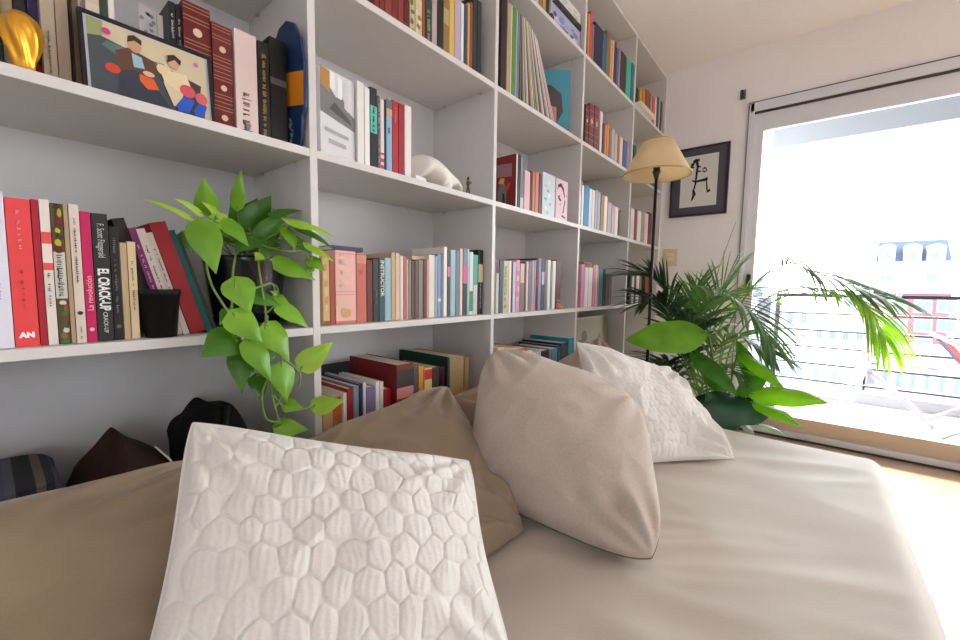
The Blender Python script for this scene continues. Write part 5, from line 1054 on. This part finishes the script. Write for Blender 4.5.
for y in (-.26, .26):
    rod('leg', (-.25, y, .64), (.3, y, 0), .013, d, WPT); rod('leg', (.34, y*.9, .44), (-.24, y*.9, 0), .013, d, WPT)
rod('crossbar', (-.25, -.26, .63), (-.25, .26, .63), .012, d, WPT); rod('crossbar', (.34, -.24, .43), (.34, .24, .43), .012, d, WPT)

# town: ground and buildings
struct(MB().box((-120, 12, -14.2), (160, 260, -14)).build('ground', mat((150, 150, 150), .9)))
def win_grid(par, x0, z0, w, h, y, mf, mg, arch=False):
    """a window: frame part with its pane as a sub-part, at the plane y"""
    f = MB().box((x0-.14*w, y-.10, z0-.08*h), (x0+w*1.14, y+.04, z0+h*1.1)).build('window', mf, par)
    g = MB(); g.box((x0, y-.14, z0), (x0+w*.47, y-.10, z0+h)); g.box((x0+w*.53, y-.14, z0), (x0+w, y-.10, z0+h)); g.build('pane', mg, f)
YB = 90.0
q = lambda px, py, Y=YB: at(px, py, 1, Y)
OUTS = 1.0
bd = thing('town_building', 'pink and white town building with a slate blue mansard roof beyond the railing', 'building', (q(913, 330).x, YB, -14))
Ob = Vector(bd.location)
PINK, CREAM, SLATE, WFR, PANE = mat((128, 76, 84), .9), mat((124, 120, 126), .9), mat((56, 68, 90), .8), mat((152, 150, 154), .9), mat((86, 98, 110), .5)
def L3(px, py, Y=YB): return q(px, py, Y)-Ob
xl, xr = L3(884, 300).x, L3(951, 300).x
zt, zm1, zm2, zb1 = L3(880, 262).z, L3(880, 285).z, L3(900, 290).z, -12+0
MB().box((xl, 0, 0), (xr, 16, L3(900, 291).z)).build('pink_storeys', PINK, bd)
MB().box((L3(872, 285).x, -.5, L3(900, 291).z), (xr+.6, 16, zt)).build('white_storey', CREAM, bd)
a0, a1, zt2 = L3(876, 262).x, L3(951.5, 262).x, L3(884, 240.5).z
rf = MB(); rf.add([(a0, -.3, zt), (a1, -.3, zt), (a1, 16, zt), (a0, 16, zt), (L3(881, 240).x, 2.2, zt2), (L3(952, 236).x, 2.2, zt2), (L3(952, 236).x, 14, zt2), (L3(881, 240).x, 14, zt2)], [(3, 2, 1, 0), (4, 5, 6, 7), (0, 1, 5, 4), (1, 2, 6, 5), (2, 3, 7, 6), (3, 0, 4, 7)])
rf.build('mansard_roof', SLATE, bd)
for px0, px1 in ((879, 895), (903, 921), (926, 945)):
    xa, xb = L3(px0, 255).x, L3(px1, 255).x; zz0, zz1 = zt, L3(px0, 248).z
    poly = [(xa, zz0), (xb, zz0), (xb, zz1)]+[((xa+xb)/2+(xb-xa)/2*math.cos(t*math.pi/8), zz1+.55*math.sin(t*math.pi/8)) for t in range(1, 8)]+[(xa, zz1)]
    dm = MB().prism(poly, (0, 2.2, 0), (1, 0, 0), (0, 0, 1), 2.9).build('dormer', CREAM, bd)
    w_ = (xb-xa)*.3; g = MB()
    for k in (0, 1): g.box(((xa+xb)/2-w_/2+k*w_*.56, -.78, zz0+.35), ((xa+xb)/2-w_/2+k*w_*.56+w_*.44, -.68, zz0+1.3))
    g.build('pane', PANE, dm)
for px0 in (881, 926): 
    x0 = L3(px0, 275).x; win_grid(bd, x0, L3(px0, 281).z, 1.1, 1.0, -.5, CREAM, PANE)
for px0, py0 in ((891, 312), (915, 312), (938, 312), (891, 331), (915, 331), (938, 331), (891, 350), (915, 350)):
    x0 = L3(px0, py0).x; win_grid(bd, x0, L3(px0, py0).z, 1.5, 1.7, 0, WFR, PANE)
MB().box((xl-.3, -.6, L3(900, 291).z-.35), (xr+.6, 0, L3(900, 291).z)).build('cornice', WFR, bd)
def block(px0, px1, pyt, Y, col, ds, nw=3, rows=2, dep=10):
    b0 = thing('town_building', ds, 'building', (at(px0, pyt, 1, Y).x, Y, -14), group=None)
    w = at(px1, pyt, 1, Y).x-at(px0, pyt, 1, Y).x; h = at(px0, pyt, 1, Y).z+14
    MB().box((0, 0, 0), (w, dep, h)).build('walls', mat(col, .9), b0)
    MB().box((-.2, -.2, h), (w+.2, dep, h+.3)).build('parapet', mat(tuple(min(255, v+14) for v in col), .9), b0)
    for r in range(rows):
        for k in range(nw): win_grid(b0, w*(k+.3)/nw, h-2.6-2.9*r, w/nw*.4, 1.4, 0, WFR, PANE)
block(716, 768, 262, 130, (156, 154, 158), 'distant white block of flats left of the palm fronds', 4, 3)
block(772, 812, 303, 70, (152, 148, 152), 'low white house with small windows below the palm fronds', 3, 2)
block(814, 868, 318, 56, (150, 142, 142), 'pale house behind the white deck chair', 4, 2)
block(846, 890, 296, 150, (154, 154, 158), 'distant pale building left of the pink and white one', 4, 3)
block(868, 968, 352, 46, (142, 134, 134), 'low greyish terrace building below the pink and white one', 7, 1, 8)
block(760, 866, 348, 42, (142, 140, 144), 'low flat roof building just beyond the railing', 6, 1)

# ------------------------------------------------------------------ light: bright overcast sky through the balcony window and the added one
wd = bpy.data.worlds.new('sky'); SC.world = wd; wd.use_nodes = True
N = wd.node_tree.nodes; L = wd.node_tree.links; bg = N['Background']
tc = N.new('ShaderNodeTexCoord'); sp = N.new('ShaderNodeSeparateXYZ'); mr = N.new('ShaderNodeMapRange'); mr.inputs[1].default_value = -.1; mr.inputs[2].default_value = .7
mx = N.new('ShaderNodeMix'); mx.data_type = 'RGBA'; mx.inputs[6].default_value = (.97, .985, 1, 1); mx.inputs[7].default_value = (.86, .93, 1, 1)
L.new(tc.outputs['Generated'], sp.inputs[0]); L.new(sp.outputs['Z'], mr.inputs[0]); L.new(mr.outputs[0], mx.inputs[0]); L.new(mx.outputs[2], bg.inputs['Color'])
bg.inputs['Strength'].default_value = 8.0
def portal(name, loc, rot, sx, sy):
    l = bpy.data.lights.new(name, 'AREA'); l.shape = 'RECTANGLE'; l.size = sx; l.size_y = sy; l.cycles.is_portal = True
    o = bpy.data.objects.new(name, l); COL.objects.link(o); o.location = loc; o.rotation_euler = rot
portal('window_portal', ((WX0+WX1)/2, WY+.14, (FZ+WZ1)/2), (-math.pi/2, 0, 0), WX1-WX0, WZ1-FZ)
portal('window_portal', (RX+.12, (SY0+SY1)/2, (SZ0+SZ1)/2), (0, math.pi/2, 0), SZ1-SZ0, SY1-SY0)  # at the added fill window
sl = bpy.data.lights.new('sun', 'SUN'); sl.energy = 22; sl.angle = math.radians(3); sl.color = (.97, .98, 1)
so = bpy.data.objects.new('sun', sl); COL.objects.link(so); so.location = (0, 12, 10)
so.rotation_euler = Vector((.48, -1, -.72)).to_track_quat('-Z', 'Y').to_euler()
cy = SC.cycles
cy.max_bounces = 10; cy.diffuse_bounces = 7; cy.transparent_max_bounces = 12; cy.sample_clamp_indirect = 8
vs = SC.view_settings; vs.view_transform = 'Standard'; vs.look = 'None'; vs.gamma = 1; vs.use_curve_mapping = False; vs.exposure = .5
